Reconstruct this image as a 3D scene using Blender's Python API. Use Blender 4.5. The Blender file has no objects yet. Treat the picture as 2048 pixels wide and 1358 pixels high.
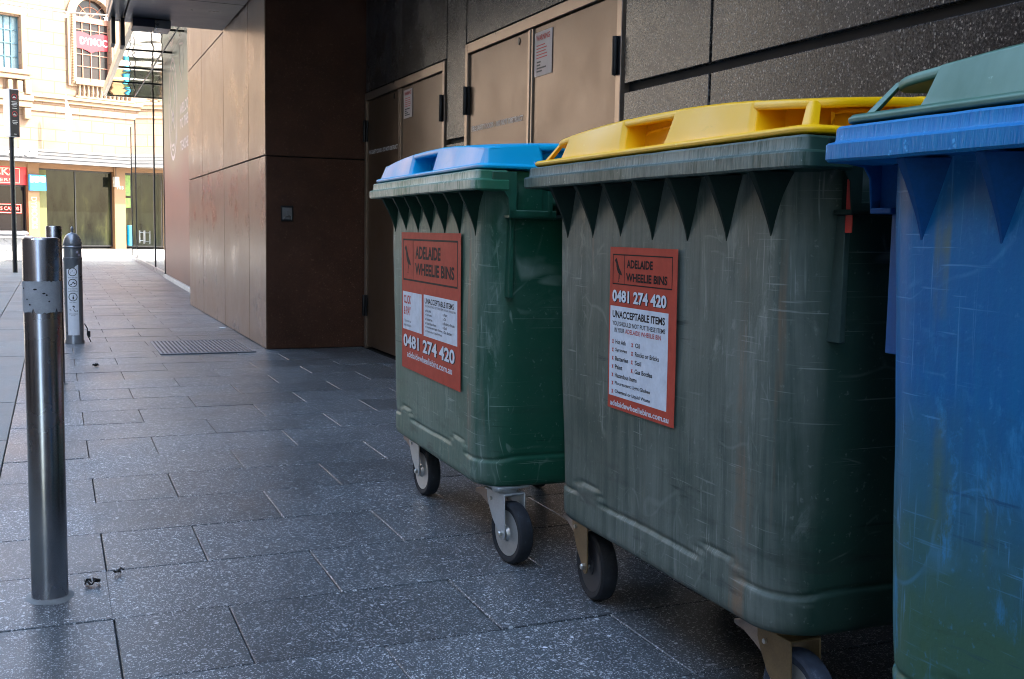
import bpy, math, random
from mathutils import Vector, Matrix, noise
random.seed(7)
S = bpy.context.scene
C = bpy.data.collections.new("Scene"); S.collection.children.link(C)
R = math.radians

# ---------------------------------------------------------------- materials
class Mat:
    def __init__(s, name):
        s.m = bpy.data.materials.new(name); s.m.use_nodes = True
        s.t = s.m.node_tree; s.n = s.t.nodes
        s.b = s.n['Principled BSDF']
        s.tc = s.n.new('ShaderNodeTexCoord')
    def node(s, k, **kw):
        n = s.n.new(k)
        for a, v in kw.items(): setattr(n, a, v)
        return n
    def link(s, a, b): s.t.links.new(a, b)
    def coord(s, scale=(1,1,1), space='Object', rot=(0,0,0)):
        m = s.node('ShaderNodeMapping'); m.inputs['Scale'].default_value = scale
        m.inputs['Rotation'].default_value = rot
        s.link(s.tc.outputs[space], m.inputs[0]); return m.outputs[0]
    def noise(s, vec, scale, detail=3, rough=.55, dist=0):
        n = s.node('ShaderNodeTexNoise'); n.inputs['Scale'].default_value = scale
        n.inputs['Detail'].default_value = detail; n.inputs['Roughness'].default_value = rough
        n.inputs['Distortion'].default_value = dist
        s.link(vec, n.inputs['Vector']); return n.outputs[0]
    def voro(s, vec, scale, feature='F1'):
        n = s.node('ShaderNodeTexVoronoi', feature=feature); n.inputs['Scale'].default_value = scale
        s.link(vec, n.inputs['Vector']); return n
    def ramp(s, fac, stops, interp='LINEAR'):
        r = s.node('ShaderNodeValToRGB'); e = r.color_ramp.elements; r.color_ramp.interpolation = interp
        while len(e) < len(stops): e.new(.5)
        for q, (p, c) in zip(e, stops):
            q.position = p; q.color = (c, c, c, 1) if isinstance(c, (int, float)) else (*c, 1)
        s.link(fac, r.inputs[0]); return r.outputs[0]
    def math(s, op, a, b=0, c=0):
        n = s.node('ShaderNodeMath', operation=op)
        for i, v in enumerate((a, b, c)):
            if isinstance(v, (int, float)): n.inputs[i].default_value = v
            else: s.link(v, n.inputs[i])
        return n.outputs[0]
    def mix(s, fac, a, b, blend='MIX'):
        n = s.node('ShaderNodeMix', data_type='RGBA', blend_type=blend)
        for i, v in ((0, fac), (6, a), (7, b)):
            if isinstance(v, (int, float)): n.inputs[i].default_value = v
            elif isinstance(v, tuple): n.inputs[i].default_value = (*v, 1)
            else: s.link(v, n.inputs[i])
        return n.outputs[2]
    def xyz(s, space='Object'):
        n = s.node('ShaderNodeSeparateXYZ'); s.link(s.tc.outputs[space], n.inputs[0]); return n.outputs
    def set(s, col=None, rough=None, metal=None, spec=None):
        for k, v in (('Base Color', col), ('Roughness', rough), ('Metallic', metal), ('Specular IOR Level', spec)):
            if v is None: continue
            if isinstance(v, tuple): s.b.inputs[k].default_value = (*v, 1)
            elif isinstance(v, (int, float)): s.b.inputs[k].default_value = v
            else: s.link(v, s.b.inputs[k])
        return s
    def bump(s, h, strength=.3, dist=.002):
        n = s.node('ShaderNodeBump'); n.inputs['Strength'].default_value = strength
        n.inputs['Distance'].default_value = dist; s.link(h, n.inputs['Height'])
        s.link(n.outputs[0], s.b.inputs['Normal']); return s

def worn(name, col, rough=.5, metal=0, var=.35, scale=6, bump=.15, spec=None):
    """painted or moulded surface with blotches, fine grain and slight waviness"""
    m = Mat(name); v = m.coord()
    n1 = m.noise(v, scale, 5, .6); n2 = m.noise(v, scale*14, 3, .6)
    f = m.math('ADD', m.math('MULTIPLY', n1, .7), m.math('MULTIPLY', n2, .3))
    c = m.ramp(f, [(.3, tuple(x*(1-var) for x in col)), (.7, tuple(min(1, x*(1+var)) for x in col))])
    r = m.math('MULTIPLY_ADD', n1, .3, rough-.15)
    m.set(c, r, metal, spec)
    if bump: m.bump(m.math('ADD', n2, m.math('MULTIPLY', n1, 2)), bump, .002)
    return m.m

def plastic_body(name, col, faded, dirt, low_tint=None, zline=.5, seed=0, fade=.55):
    """rotomoulded bin plastic: sun fade, streaks, scratches, scuffs"""
    m = Mat(name)
    mp = m.node('ShaderNodeMapping'); mp.inputs['Location'].default_value = (seed, seed*2.3, seed*.7)
    m.link(m.tc.outputs['Object'], mp.inputs[0]); v = mp.outputs[0]
    def sc(s3, rot=(0,0,0)):
        q = m.node('ShaderNodeMapping'); q.inputs['Scale'].default_value = s3; q.inputs['Rotation'].default_value = rot
        m.link(v, q.inputs[0]); return q.outputs[0]
    big = m.noise(v, 2.4, 6, .62, .4)
    streak = m.noise(sc((1,22,1.3)), 2.2, 5, .65, .3)
    streakx = m.noise(sc((22,1,1.3)), 2.2, 4, .65, .3)
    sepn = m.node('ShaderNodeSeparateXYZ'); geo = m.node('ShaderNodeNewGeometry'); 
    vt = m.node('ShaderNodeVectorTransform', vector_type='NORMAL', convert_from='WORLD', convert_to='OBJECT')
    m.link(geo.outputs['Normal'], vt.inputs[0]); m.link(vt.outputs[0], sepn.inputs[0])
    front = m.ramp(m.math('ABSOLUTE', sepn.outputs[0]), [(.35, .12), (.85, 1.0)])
    f = m.math('ADD', m.math('MULTIPLY', big, .55), m.math('MULTIPLY', streak, .5))
    f = m.ramp(f, [(.40, 0), (.64, 1)])
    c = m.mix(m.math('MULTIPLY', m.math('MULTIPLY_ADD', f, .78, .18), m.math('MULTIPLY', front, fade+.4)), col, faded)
    # dull brown vertical stains
    st = m.ramp(m.noise(sc((1,11,.55)), 1.3, 4, .6), [(.56, 0), (.66, 1)])
    st = m.math('MULTIPLY', st, m.ramp(m.noise(v, 4, 4, .6), [(.42, 0), (.58, .85)]))
    c = m.mix(m.math('MULTIPLY', st, front), c, dirt)
    if low_tint:  # greenish tint, stronger towards the bottom, with a noisy edge
        z = m.xyz()[2]
        g = m.math('ADD', z, m.math('MULTIPLY', m.math('SUBTRACT', m.noise(v, 3.2, 5, .6), .5), .5))
        g = m.ramp(g, [(zline-.16, 1), (zline+.2, 0)])
        c = m.mix(m.math('MULTIPLY', g, .95), c, low_tint)
    # scratches : thin lines from strongly stretched noise, two directions
    def scr(vec, scale, lo, hi):
        return m.ramp(m.noise(vec, scale, 2, .5), [(lo, 0), (hi, 1)])
    s1 = scr(sc((1,3,70), (R(12),0,0)), 2.6, .66, .71)
    s2 = scr(sc((1,90,2.5), (R(4),0,0)), 1.8, .64, .70)
    s3 = scr(sc((1,50,4), (R(-38),0,0)), 2.0, .68, .72)
    mask = m.ramp(m.noise(v, 4.5, 3), [(.42, 0), (.58, 1)])
    # long curved scrape marks
    dv = m.node('ShaderNodeVectorMath', operation='MULTIPLY_ADD'); nz2 = m.node('ShaderNodeTexNoise'); nz2.inputs['Scale'].default_value = 2.2
    m.link(v, nz2.inputs['Vector']); m.link(nz2.outputs['Color'], dv.inputs[0]); dv.inputs[1].default_value = (.5,.5,.5); m.link(v, dv.inputs[2])
    ve = m.voro(dv.outputs[0], 2.6, 'DISTANCE_TO_EDGE').outputs['Distance']
    ve2 = m.voro(dv.outputs[0], 7.5, 'DISTANCE_TO_EDGE').outputs['Distance']
    arc_ = m.math('MULTIPLY', m.ramp(ve, [(.002, 1), (.012, 0)]), m.ramp(m.noise(v, 6, 3), [(.5, 0), (.6, 1)]))
    arc2 = m.math('MULTIPLY', m.ramp(ve2, [(.004, 1), (.020, 0)]), m.ramp(m.noise(v, 9, 3), [(.56, 0), (.64, 1)]))
    c = m.mix(m.math('MULTIPLY', m.math('MAXIMUM', arc_, arc2), .2), c, tuple(min(1, x*1.5+.08) for x in faded))
    # rubbed chalky patches with ragged edges and dark horizontal rub marks
    pt = m.ramp(m.noise(sc((1,2.2,1)), 2.8, 8, .72, .6), [(.56, 0), (.62, 1)])
    pt = m.math('MULTIPLY', pt, m.ramp(m.noise(sc((1,40,3)), 2, 3, .7), [(.4, .2), (.6, 1)]))
    c = m.mix(m.math('MULTIPLY', m.math('MULTIPLY', pt, front), .6), c, tuple(min(1, x*1.35+.03) for x in faded))
    rb = m.math('MULTIPLY', m.ramp(m.noise(sc((1,3,45), (R(-9),0,0)), 1.6, 4, .6), [(.60, 0), (.68, 1)]), m.ramp(m.noise(v, 3.4, 4), [(.52, 0), (.60, 1)]))
    c = m.mix(m.math('MULTIPLY', rb, .6), c, tuple(x*.35 for x in col))
    sx = m.math('MULTIPLY', m.math('MAXIMUM', s3, m.math('MAXIMUM', s1, s2)), mask)
    c = m.mix(m.math('MULTIPLY', sx, .34), c, tuple(min(1, x*1.6+.12) for x in faded))
    # chalky speckle
    sp = m.ramp(m.noise(v, 85, 2), [(.66, 0), (.78, 1)])
    c = m.mix(m.math('MULTIPLY', sp, .34), c, tuple(min(1, x*1.3+.06) for x in faded))
    # dark scuffs, mostly near the ground
    zz = m.xyz()[2]
    low = m.ramp(zz, [(.24, 1), (.5, .15)])
    sc2 = m.ramp(m.noise(sc((1,2,9)), 3, 5, .65), [(.55, 0), (.68, 1)])
    c = m.mix(m.math('MULTIPLY', m.math('MULTIPLY', sc2, low), .55), c, (.02,.022,.02))
    m.set(c, m.ramp(m.math('ADD', m.math('MULTIPLY', big, .5), m.math('MULTIPLY', streak, .5)), [(.3, .34), (.7, .6)]), 0, .22)
    h = m.math('ADD', m.math('MULTIPLY', big, 1.5), m.math('MULTIPLY', m.noise(v, 160, 2), .12))
    h = m.math('SUBTRACT', h, m.math('MULTIPLY', sx, .06))
    m.bump(h, .35, .006)
    return m.m

def rim_mat(name, col, faded, comb=.5):
    m = Mat(name); v = m.coord()
    geo = m.node('ShaderNodeNewGeometry'); sepn = m.node('ShaderNodeSeparateXYZ')
    vt = m.node('ShaderNodeVectorTransform', vector_type='NORMAL', convert_from='WORLD', convert_to='OBJECT')
    m.link(geo.outputs['Normal'], vt.inputs[0]); m.link(vt.outputs[0], sepn.inputs[0])
    front = m.ramp(m.math('ABSOLUTE', sepn.outputs[0]), [(.3, .1), (.8, 1.0)])
    ridge = m.noise(m.coord((1,85,9)), 1.6, 3, .7)
    big = m.noise(v, 5, 5, .65)
    f = m.ramp(m.math('ADD', m.math('MULTIPLY', ridge, .55), m.math('MULTIPLY', big, .5)), [(.42, .1), (.62, 1)])
    c = m.mix(m.math('MULTIPLY', f, m.math('MULTIPLY', front, comb)), col, faded)
    ch = m.ramp(m.noise(v, 45, 3, .6), [(.66, 0), (.72, 1)])
    c = m.mix(m.math('MULTIPLY', ch, .5), c, tuple(min(1, x*1.7+.1) for x in faded))
    m.set(c, .45, 0, .25); m.bump(m.math('ADD', m.math('MULTIPLY', ridge, front), m.math('MULTIPLY', big, 1.2)), .5, .003)
    return m.m

def lid_mat(name, col, faded):
    m = Mat(name); v = m.coord()
    geo = m.node('ShaderNodeNewGeometry'); sepn = m.node('ShaderNodeSeparateXYZ')
    vt = m.node('ShaderNodeVectorTransform', vector_type='NORMAL', convert_from='WORLD', convert_to='OBJECT')
    m.link(geo.outputs['Normal'], vt.inputs[0]); m.link(vt.outputs[0], sepn.inputs[0])
    expo = m.ramp(m.math('MAXIMUM', m.math('MULTIPLY', sepn.outputs[0], -1), m.math('MULTIPLY', sepn.outputs[2], .47)), [(.45, 0), (.8, 1)])
    # the outer faces bleach, the sheltered pockets do not
    xo = m.ramp(m.math('ABSOLUTE', m.xyz()[0]), [(.28, .15), (.325, 1.0)])
    big = m.ramp(m.noise(m.coord((1,2,1)), 4, 5, .6), [(.3, .45), (.65, 1)])
    c = m.mix(m.math('MULTIPLY', m.math('MULTIPLY', expo, xo), big), col, faded)
    ch = m.ramp(m.noise(v, 38, 4, .7), [(.68, 0), (.72, 1)])
    c = m.mix(m.math('MULTIPLY', ch, .45), c, tuple(min(1, x*1.3+.1) for x in faded))
    dk = m.ramp(m.noise(m.coord((1,1,3)), 9, 5, .7), [(.62, 0), (.75, 1)])
    c = m.mix(m.math('MULTIPLY', dk, .35), c, tuple(x*.4 for x in col))
    m.set(c, m.ramp(m.noise(v, 6, 3), [(.3, .32), (.7, .55)]), 0, .28)
    m.bump(m.math('ADD', m.noise(v, 3, 3), m.math('MULTIPLY', m.noise(v, 120, 2), .05)), .3, .006)
    return m.m

def granite(name, base, dark, fleck, f_amt=.5, rough=.5, s1=70, s2=190, stretch=(1,1,1), bumpd=.001, tint=None, th1=.80, th2=.72, perpiece=0, spec=.35, blot=.25, gs=260, hi=1.7, s0=None, th0=.9):
    m = Mat(name); v = m.coord(stretch); w = m.coord()
    grain = m.noise(w, gs, 3, .7)
    mott = m.noise(w, 1.7, 6, .65)
    c = m.ramp(grain, [(.34, dark), (.5, base), (.68, tuple(x*hi for x in base))])
    dis = m.node('ShaderNodeVectorMath', operation='ADD')
    m.link(v, dis.inputs[0])
    nn = m.node('ShaderNodeTexNoise'); nn.inputs['Scale'].default_value = s1*.8; m.link(w, nn.inputs['Vector'])
    sc = m.node('ShaderNodeVectorMath', operation='SCALE'); sc.inputs['Scale'].default_value = .9/s1
    m.link(nn.outputs['Color'], sc.inputs[0]); m.link(sc.outputs[0], dis.inputs[1])
    masks = []
    for s, th, rad in ((s1, th1, .36), (s2, th2, .42)) + (((s0, th0, .42),) if s0 else ()):
        vo = m.voro(dis.outputs[0], s)
        sep = m.node('ShaderNodeSeparateColor'); m.link(vo.outputs['Color'], sep.inputs[0])
        pick = m.math('GREATER_THAN', sep.outputs[0], th)
        size = m.math('MULTIPLY_ADD', sep.outputs[1], .25, rad-.14)
        inside = m.math('LESS_THAN', vo.outputs['Distance'], size)
        val = m.math('MULTIPLY', m.math('MULTIPLY', pick, inside), m.math('MULTIPLY_ADD', sep.outputs[2], .8, .3))
        masks.append(val)
    fl = m.math('MAXIMUM', masks[0], masks[1])
    if s0: fl = m.math('MAXIMUM', fl, masks[2])
    c = m.mix(m.math('MULTIPLY', fl, f_amt), c, fleck)
    k = m.ramp(mott, [(.3, 1-blot), (.7, 1+blot)])
    c = m.mix(1.0, c, k, 'MULTIPLY')
    if name.startswith('paving') or name.startswith('kerb') or name.startswith('lane'):
        gum = m.voro(w, 1.9); gs = m.node('ShaderNodeSeparateColor'); m.link(gum.outputs['Color'], gs.inputs[0])
        gd = m.math('ADD', gum.outputs['Distance'], m.math('MULTIPLY', m.noise(w, 40, 2), .018))
        gm = m.math('MULTIPLY', m.math('LESS_THAN', gd, m.math('MULTIPLY_ADD', gs.outputs[1], .02, .028)), m.math('GREATER_THAN', gs.outputs[0], .55))
        c = m.mix(m.math('MULTIPLY', gm, .55), c, (.018,.018,.02))
        gr = m.ramp(m.noise(m.coord((1,.5,1)), 3.1, 7, .7, .5), [(.50, 0), (.68, .55)])
        c = m.mix(gr, c, tuple(x*.55 for x in base))
        pale = m.ramp(m.noise(w, 5.3, 6, .7, .8), [(.60, 0), (.72, .30)])
        c = m.mix(pale, c, tuple(min(1, x*2.6) for x in base))
    if perpiece:
        at = m.node('ShaderNodeAttribute', attribute_name='tone')
        kk = m.math('MULTIPLY_ADD', at.outputs['Fac'], perpiece, 1-perpiece/2)
        c = m.mix(1.0, c, kk, 'MULTIPLY')
    m.set(c, m.ramp(m.math('ADD', m.math('MULTIPLY', grain, .4), m.math('MULTIPLY', mott, .6)), [(.3, max(.05, rough-.1)), (.7, rough+.12)]), 0, spec)
    m.bump(m.math('ADD', m.math('MULTIPLY', grain, .6), fl), .5, bumpd)
    return m

def plain(name, col, rough=.5, metal=0, emit=None, es=1, spec=None):
    m = Mat(name); v = m.coord()
    n = m.noise(v, 12, 4, .6)
    m.set(m.ramp(n, [(.3, tuple(x*.86 for x in col)), (.7, tuple(min(1, x*1.1) for x in col))]), rough, metal, spec)
    if emit:
        m.b.inputs['Emission Color'].default_value = (*emit, 1); m.b.inputs['Emission Strength'].default_value = es
    return m.m

def brushed(name, col, rough=.28, streakdir=(1,1,60)):
    m = Mat(name); v = m.coord(streakdir)
    n = m.noise(v, 14, 3, .6); n2 = m.noise(m.coord(), 5, 4, .6)
    m.set(m.ramp(n2, [(.3, tuple(x*.8 for x in col)), (.7, col)]), m.math('ADD', m.math('MULTIPLY', n2, .2), rough-.08), 1)
    m.bump(n, .12, .0006); return m.m

# ---------------------------------------------------------------- mesh builder
class MB:
    def __init__(s): s.v = []; s.f = []; s.mi = []
    def add(s, vs, fs, mi=0, M=None):
        o = len(s.v)
        s.v += [tuple(M @ Vector(p)) if M is not None else tuple(p) for p in vs]
        s.f += [tuple(i+o for i in f) for f in fs]; s.mi += [mi]*len(fs); return s
    def box(s, x0, x1, y0, y1, z0, z1, mi=0, M=None):
        vs = [(x0,y0,z0),(x1,y0,z0),(x1,y1,z0),(x0,y1,z0),(x0,y0,z1),(x1,y0,z1),(x1,y1,z1),(x0,y1,z1)]
        return s.add(vs, [(0,3,2,1),(4,5,6,7),(0,1,5,4),(1,2,6,5),(2,3,7,6),(3,0,4,7)], mi, M)
    def tube(s, pts, r, n=10, mi=0, M=None, cap=True):
        pts = [Vector(p) for p in pts]; vs = []; fs = []
        up = Vector((0,0,1))
        for i, p in enumerate(pts):
            d = (pts[min(i+1, len(pts)-1)] - pts[max(i-1, 0)]).normalized()
            a = d.cross(up)
            if a.length < 1e-3: a = d.cross(Vector((1,0,0)))
            a.normalize(); b = d.cross(a)
            rr = r[i] if isinstance(r, (list, tuple)) else r
            vs += [p + a*math.cos(t*2*math.pi/n)*rr + b*math.sin(t*2*math.pi/n)*rr for t in range(n)]
        for i in range(len(pts)-1):
            for t in range(n):
                u = (t+1) % n
                fs.append((i*n+t, i*n+u, (i+1)*n+u, (i+1)*n+t))
        if cap: fs += [tuple(range(n)), tuple(range((len(pts)-1)*n, len(pts)*n))[::-1]]
        return s.add(vs, fs, mi, M)
    def lathe(s, prof, n=32, mi=0, M=None):
        """prof: (r,z) about z"""
        vs = []; fs = []
        for r, z in prof: vs += [(r*math.cos(t*2*math.pi/n), r*math.sin(t*2*math.pi/n), z) for t in range(n)]
        for i in range(len(prof)-1):
            for t in range(n):
                u = (t+1) % n; fs.append((i*n+t, i*n+u, (i+1)*n+u, (i+1)*n+t))
        fs += [tuple(range(n))[::-1], tuple(range((len(prof)-1)*n, len(prof)*n))]
        return s.add(vs, fs, mi, M)
    def prism(s, poly, h0, h1, M=None, mi=0):
        """poly in xy, extruded z h0..h1, then M"""
        n = len(poly); vs = [(x,y,h0) for x,y in poly] + [(x,y,h1) for x,y in poly]
        fs = [tuple(range(n))[::-1], tuple(range(n, 2*n))] + [(i,(i+1)%n,n+(i+1)%n,n+i) for i in range(n)]
        return s.add(vs, fs, mi, M)
    def loft(s, rings, mi=0, cap0=True, cap1=True, M=None):
        n = len(rings[0]); vs = [p for r in rings for p in r]; fs = []
        for i in range(len(rings)-1):
            for t in range(n):
                u = (t+1) % n; fs.append((i*n+t, i*n+u, (i+1)*n+u, (i+1)*n+t))
        if cap0: fs.append(tuple(range(n))[::-1])
        if cap1: fs.append(tuple(range((len(rings)-1)*n, len(rings)*n)))
        return s.add(vs, fs, mi, M)
    def build(s, name, mats, parent=None, smooth=None, bevel=0, seg=2):
        me = bpy.data.meshes.new(name); me.from_pydata(s.v, [], s.f)
        for m in (mats if isinstance(mats, (list, tuple)) else [mats]): me.materials.append(m.m if isinstance(m, Mat) else m)
        for p, i in zip(me.polygons, s.mi): p.material_index = i
        me.update()
        import bmesh
        bm = bmesh.new(); bm.from_mesh(me); bmesh.ops.recalc_face_normals(bm, faces=bm.faces); bm.to_mesh(me); bm.free()
        o = bpy.data.objects.new(name, me); C.objects.link(o); o.parent = parent
        if smooth is not None:
            for p in me.polygons: p.use_smooth = True
            me.set_sharp_from_angle(angle=R(smooth))
        if bevel:
            b = o.modifiers.new('bevel', 'BEVEL'); b.width = bevel; b.segments = seg; b.limit_method = 'ANGLE'; b.angle_limit = R(35)
            b.harden_normals = False
            if smooth is None:
                for p in me.polygons: p.use_smooth = True
                me.set_sharp_from_angle(angle=R(40))
        return o
    def text(s, txt, w, h, org, ex, ey, off=0, mi=0, bold=0, fit=True):
        """outline text fitted in w x h, lower left corner at org"""
        cu = bpy.data.curves.new('t', 'FONT'); cu.body = txt; cu.resolution_u = 3; cu.offset = bold; cu.size = 1
        ob = bpy.data.objects.new('t', cu); me = bpy.data.meshes.new_from_object(ob)
        xs = [v.co.x for v in me.vertices]; ys = [v.co.y for v in me.vertices]
        x0, x1, y0, y1 = min(xs), max(xs), min(ys), max(ys)
        sx = w/(x1-x0); sy = h/(y1-y0) if fit else sx
        ex = Vector(ex).normalized(); ey = Vector(ey).normalized(); nz = ex.cross(ey)
        vs = [Vector(org)+ex*((v.co.x-x0)*sx)+ey*((v.co.y-y0)*sy)+nz*off for v in me.vertices]
        s.add(vs, [tuple(p.vertices) for p in me.polygons], mi)
        bpy.data.objects.remove(ob); bpy.data.curves.remove(cu); bpy.data.meshes.remove(me); return s
    def quad(s, org, ex, ey, u0, u1, v0, v1, off=0, mi=0):
        ex = Vector(ex).normalized(); ey = Vector(ey).normalized(); nz = ex.cross(ey); o = Vector(org)+nz*off
        return s.add([o+ex*u0+ey*v0, o+ex*u1+ey*v0, o+ex*u1+ey*v1, o+ex*u0+ey*v1], [(0,1,2,3)], mi)
    def slab(s, org, ex, ey, u0, u1, v0, v1, d0, d1, mi=0):
        """box given in a frame; d along the outward normal"""
        ex = Vector(ex).normalized(); ey = Vector(ey).normalized(); nz = ex.cross(ey)
        M = Matrix((( ex.x, ey.x, nz.x, org[0]), (ex.y, ey.y, nz.y, org[1]), (ex.z, ey.z, nz.z, org[2]), (0,0,0,1)))
        return s.box(u0, u1, v0, v1, d0, d1, mi, M)

def empty(name, loc=(0,0,0), rz=0, parent=None):
    o = bpy.data.objects.new(name, None); C.objects.link(o); o.location = loc; o.rotation_euler = (0,0,rz)
    o.parent = parent; o.empty_display_size = .1; return o
def tag(o, label=None, cat=None, group=None, kind=None):
    if label: o['label'] = label
    if cat: o['category'] = cat
    if group: o['group'] = group
    if kind: o['kind'] = kind
    return o
def rrect(a, b, r, n=8, m=6):
    """rounded rectangle outline, points with straight sides subdivided m times"""
    pts = []
    for cx, cy, a0 in ((a-r, b-r, 0), (-(a-r), b-r, 90), (-(a-r), -(b-r), 180), (a-r, -(b-r), 270)):
        arc = [(cx+r*math.cos(R(a0+90*i/n)), cy+r*math.sin(R(a0+90*i/n))) for i in range(n+1)]
        if pts:
            p = pts[-1]; q = arc[0]
            pts += [(p[0]+(q[0]-p[0])*k/m, p[1]+(q[1]-p[1])*k/m) for k in range(1, m)]
        pts += arc
    p = pts[-1]; q = pts[0]
    pts += [(p[0]+(q[0]-p[0])*k/m, p[1]+(q[1]-p[1])*k/m) for k in range(1, m)]
    return pts

# ---------------------------------------------------------------- palette
M_pave = granite('paving_granite', (.056,.065,.072), (.009,.011,.013), (.66,.68,.70), .95, .38, 140, 270, hi=2.4, stretch=(1,1,1), bumpd=.0014, perpiece=.42, th1=.78, th2=.68, blot=.22, s0=80, th0=.94)
M_grout = worn('grout', (.02,.02,.022), .9)
M_lane = granite('lane_concrete', (.13,.145,.14), (.08,.09,.088), (.30,.32,.31), .4, .55, 60, 150, perpiece=.2, th1=.9, th2=.85)
M_kerb = granite('kerb_granite', (.12,.135,.13), (.075,.085,.083), (.32,.34,.33), .4, .5, 60, 150, perpiece=.2, th1=.9, th2=.85)
M_street = worn('street_pavers', (.40,.38,.36), .7, 0, .12, 2)
M_wall = granite('polished_dark_granite', (.026,.023,.022), (.002,.002,.003), (.42,.37,.32), .62, .26, 90, 150, (1,1,.8), .0016, gs=115, hi=2.6, th1=.86, th2=.80, blot=.45, perpiece=.35)
M_pier = granite('brown_granite', (.120,.070,.045), (.050,.028,.019), (.36,.27,.21), .5, .30, 90, 230, (1,1,1), .0005, th1=.9, th2=.86, blot=.15, perpiece=.12)
M_pier_end = granite('brown_granite_shaded', (.075,.030,.016), (.022,.009,.005), (.22,.12,.08), .6, .42, 90, 220, (1,1,1), .0006, th1=.9, th2=.86, blot=.35, perpiece=.1)  # pier granite, redder and darker: the end's shade is put into the colour
M_joint = plain('joint_shadow_gap', (.008,.008,.01), .8)
M_door = worn('bronze_door_paint', (.125,.078,.047), .34, .45, .10, 3, .05)
M_frame = worn('bronze_frame', (.27,.20,.15), .32, .6, .12, 4, .05)
M_black = plain('black_metal', (.012,.012,.014), .4, .3)
M_steel = brushed('brushed_steel', (.44,.44,.46), .24)
M_steel_top = brushed('brushed_steel_cap', (.5,.5,.52), .35, (8,8,8))
M_grey = worn('grey_enamel', (.24,.25,.265), .30, .6, .12, 8, .05)
M_tape = worn('grey_tape', (.36,.37,.39), .6, 0, .25, 20)
M_white = plain('white_paint', (.72,.72,.72), .5)
M_black_ink = plain('black_ink', (.018,.016,.018), .5)
M_darkglass = plain('dark_glass', (.012,.015,.014), .06, 0, spec=.8)
M_canopy = worn('canopy_panel', (.13,.135,.155), .33, .7, .10, 3, .04)

# ---------------------------------------------------------------- camera
F, H = 2150.0, .96
cam = bpy.data.cameras.new('camera'); cam.sensor_width = 36; cam.lens = 36*F/2048; cam.clip_end = 500; cam.clip_start = .05
co = bpy.data.objects.new('camera', cam); C.objects.link(co); S.camera = co
d = Vector((107-1024, 450-679, F)); Yc = d.normalized()
e = Vector((1107-1024, 450+17.3-679, F)); n = Yc.cross(e).normalized()
if n.y > 0: n = -n
Zc = n; Xc = Yc.cross(Zc)
if Xc.x < 0: Xc = -Xc
Rm = Matrix((Xc, Yc, Zc))            # world = Rm @ (x right, y down, z forward)
co.matrix_world = Matrix.Translation((0,0,H)) @ (Rm @ Matrix(((1,0,0),(0,-1,0),(0,0,-1)))).to_4x4()

# ---------------------------------------------------------------- light
W = bpy.data.worlds.new('World'); S.world = W; W.use_nodes = True
sky = W.node_tree.nodes.new('ShaderNodeTexSky'); sky.sky_type = 'NISHITA'; sky.sun_disc = False; sky.dust_density = 2.2; sky.ozone_density = .6
sun_dir = Vector((.62, -.32, .72)).normalized()
sky.sun_elevation = math.asin(sun_dir.z); sky.sun_rotation = math.atan2(sun_dir.x, sun_dir.y)
bg = W.node_tree.nodes['Background']; bg.inputs[1].default_value = .15
wb = W.node_tree.nodes.new('ShaderNodeMix'); wb.data_type = 'RGBA'; wb.blend_type = 'MULTIPLY'; wb.inputs[0].default_value = 1
wb.inputs[7].default_value = (.97, .97, .91, 1)      # camera white balance for open shade
W.node_tree.links.new(sky.outputs[0], wb.inputs[6]); W.node_tree.links.new(wb.outputs[2], bg.inputs[0])
sl = bpy.data.lights.new('sun', 'SUN'); sl.energy = 2.0; sl.angle = R(.5); sl.color = (1, .93, .84)
so = bpy.data.objects.new('sun', sl); C.objects.link(so); so.rotation_euler = sun_dir.to_track_quat('Z', 'Y').to_euler()
S.cycles.filter_width = 1.05
S.view_settings.view_transform = 'Standard'; S.view_settings.look = 'None'; S.view_settings.gamma = 1
S.view_settings.exposure = 3.42

# ================================================================ GROUND
def slabs(name, mat, x0, y0, nx, ny, px, py, gap, stagger=0, seed=1, lift=.0012, edge=None, clipx=None, noedge=False):
    rnd = random.Random(seed); b = MB(); tones = []
    for j in range(ny):
        ya = y0 + j*py + gap/2; yb = ya + py - gap
        xs = []; x = x0 + (stagger if j % 2 else 0)
        if edge is not None: xs = [edge]
        k = 0
        while len(xs) <= nx + (1 if edge is not None else 0):
            xs.append(x + k*px); k += 1
        if clipx: xs = [q for q in xs if q < clipx-.05] + [clipx]
        for a, c in zip(xs[:-1], xs[1:]):
            xa, xb = a+gap/2, c-gap/2; bv = .0022
            z = rnd.uniform(-lift, lift); t1, t2 = rnd.uniform(-lift, lift)*.5, rnd.uniform(-lift, lift)*.5
            vs = [(xa,ya,-.02),(xb,ya,-.02),(xb,yb,-.02),(xa,yb,-.02),
                  (xa,ya,z-bv+t1),(xb,ya,z-bv+t2),(xb,yb,z-bv-t1),(xa,yb,z-bv-t2),
                  (xa+bv,ya+bv,z+t1),(xb-bv,ya+bv,z+t2),(xb-bv,yb-bv,z-t1),(xa+bv,yb-bv,z-t2)]
            fs = [(0,1,5,4),(1,2,6,5),(2,3,7,6),(3,0,4,7),(4,5,9,8),(5,6,10,9),(6,7,11,10),(7,4,8,11),(8,9,10),(8,10,11)]
            b.add(vs, fs); tones.append((len(vs), rnd.random()))
    o = b.build(name, mat)
    at = o.data.attributes.new('tone', 'FLOAT', 'POINT'); i = 0
    for nv, t in tones:
        for q in range(nv): at.data[i].value = t; i += 1
    return o
ny0 = -5
g = MB().box(-40, 60, -30, 120, -.10, -.011).build('ground', M_grout); tag(g, kind='structure')
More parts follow.
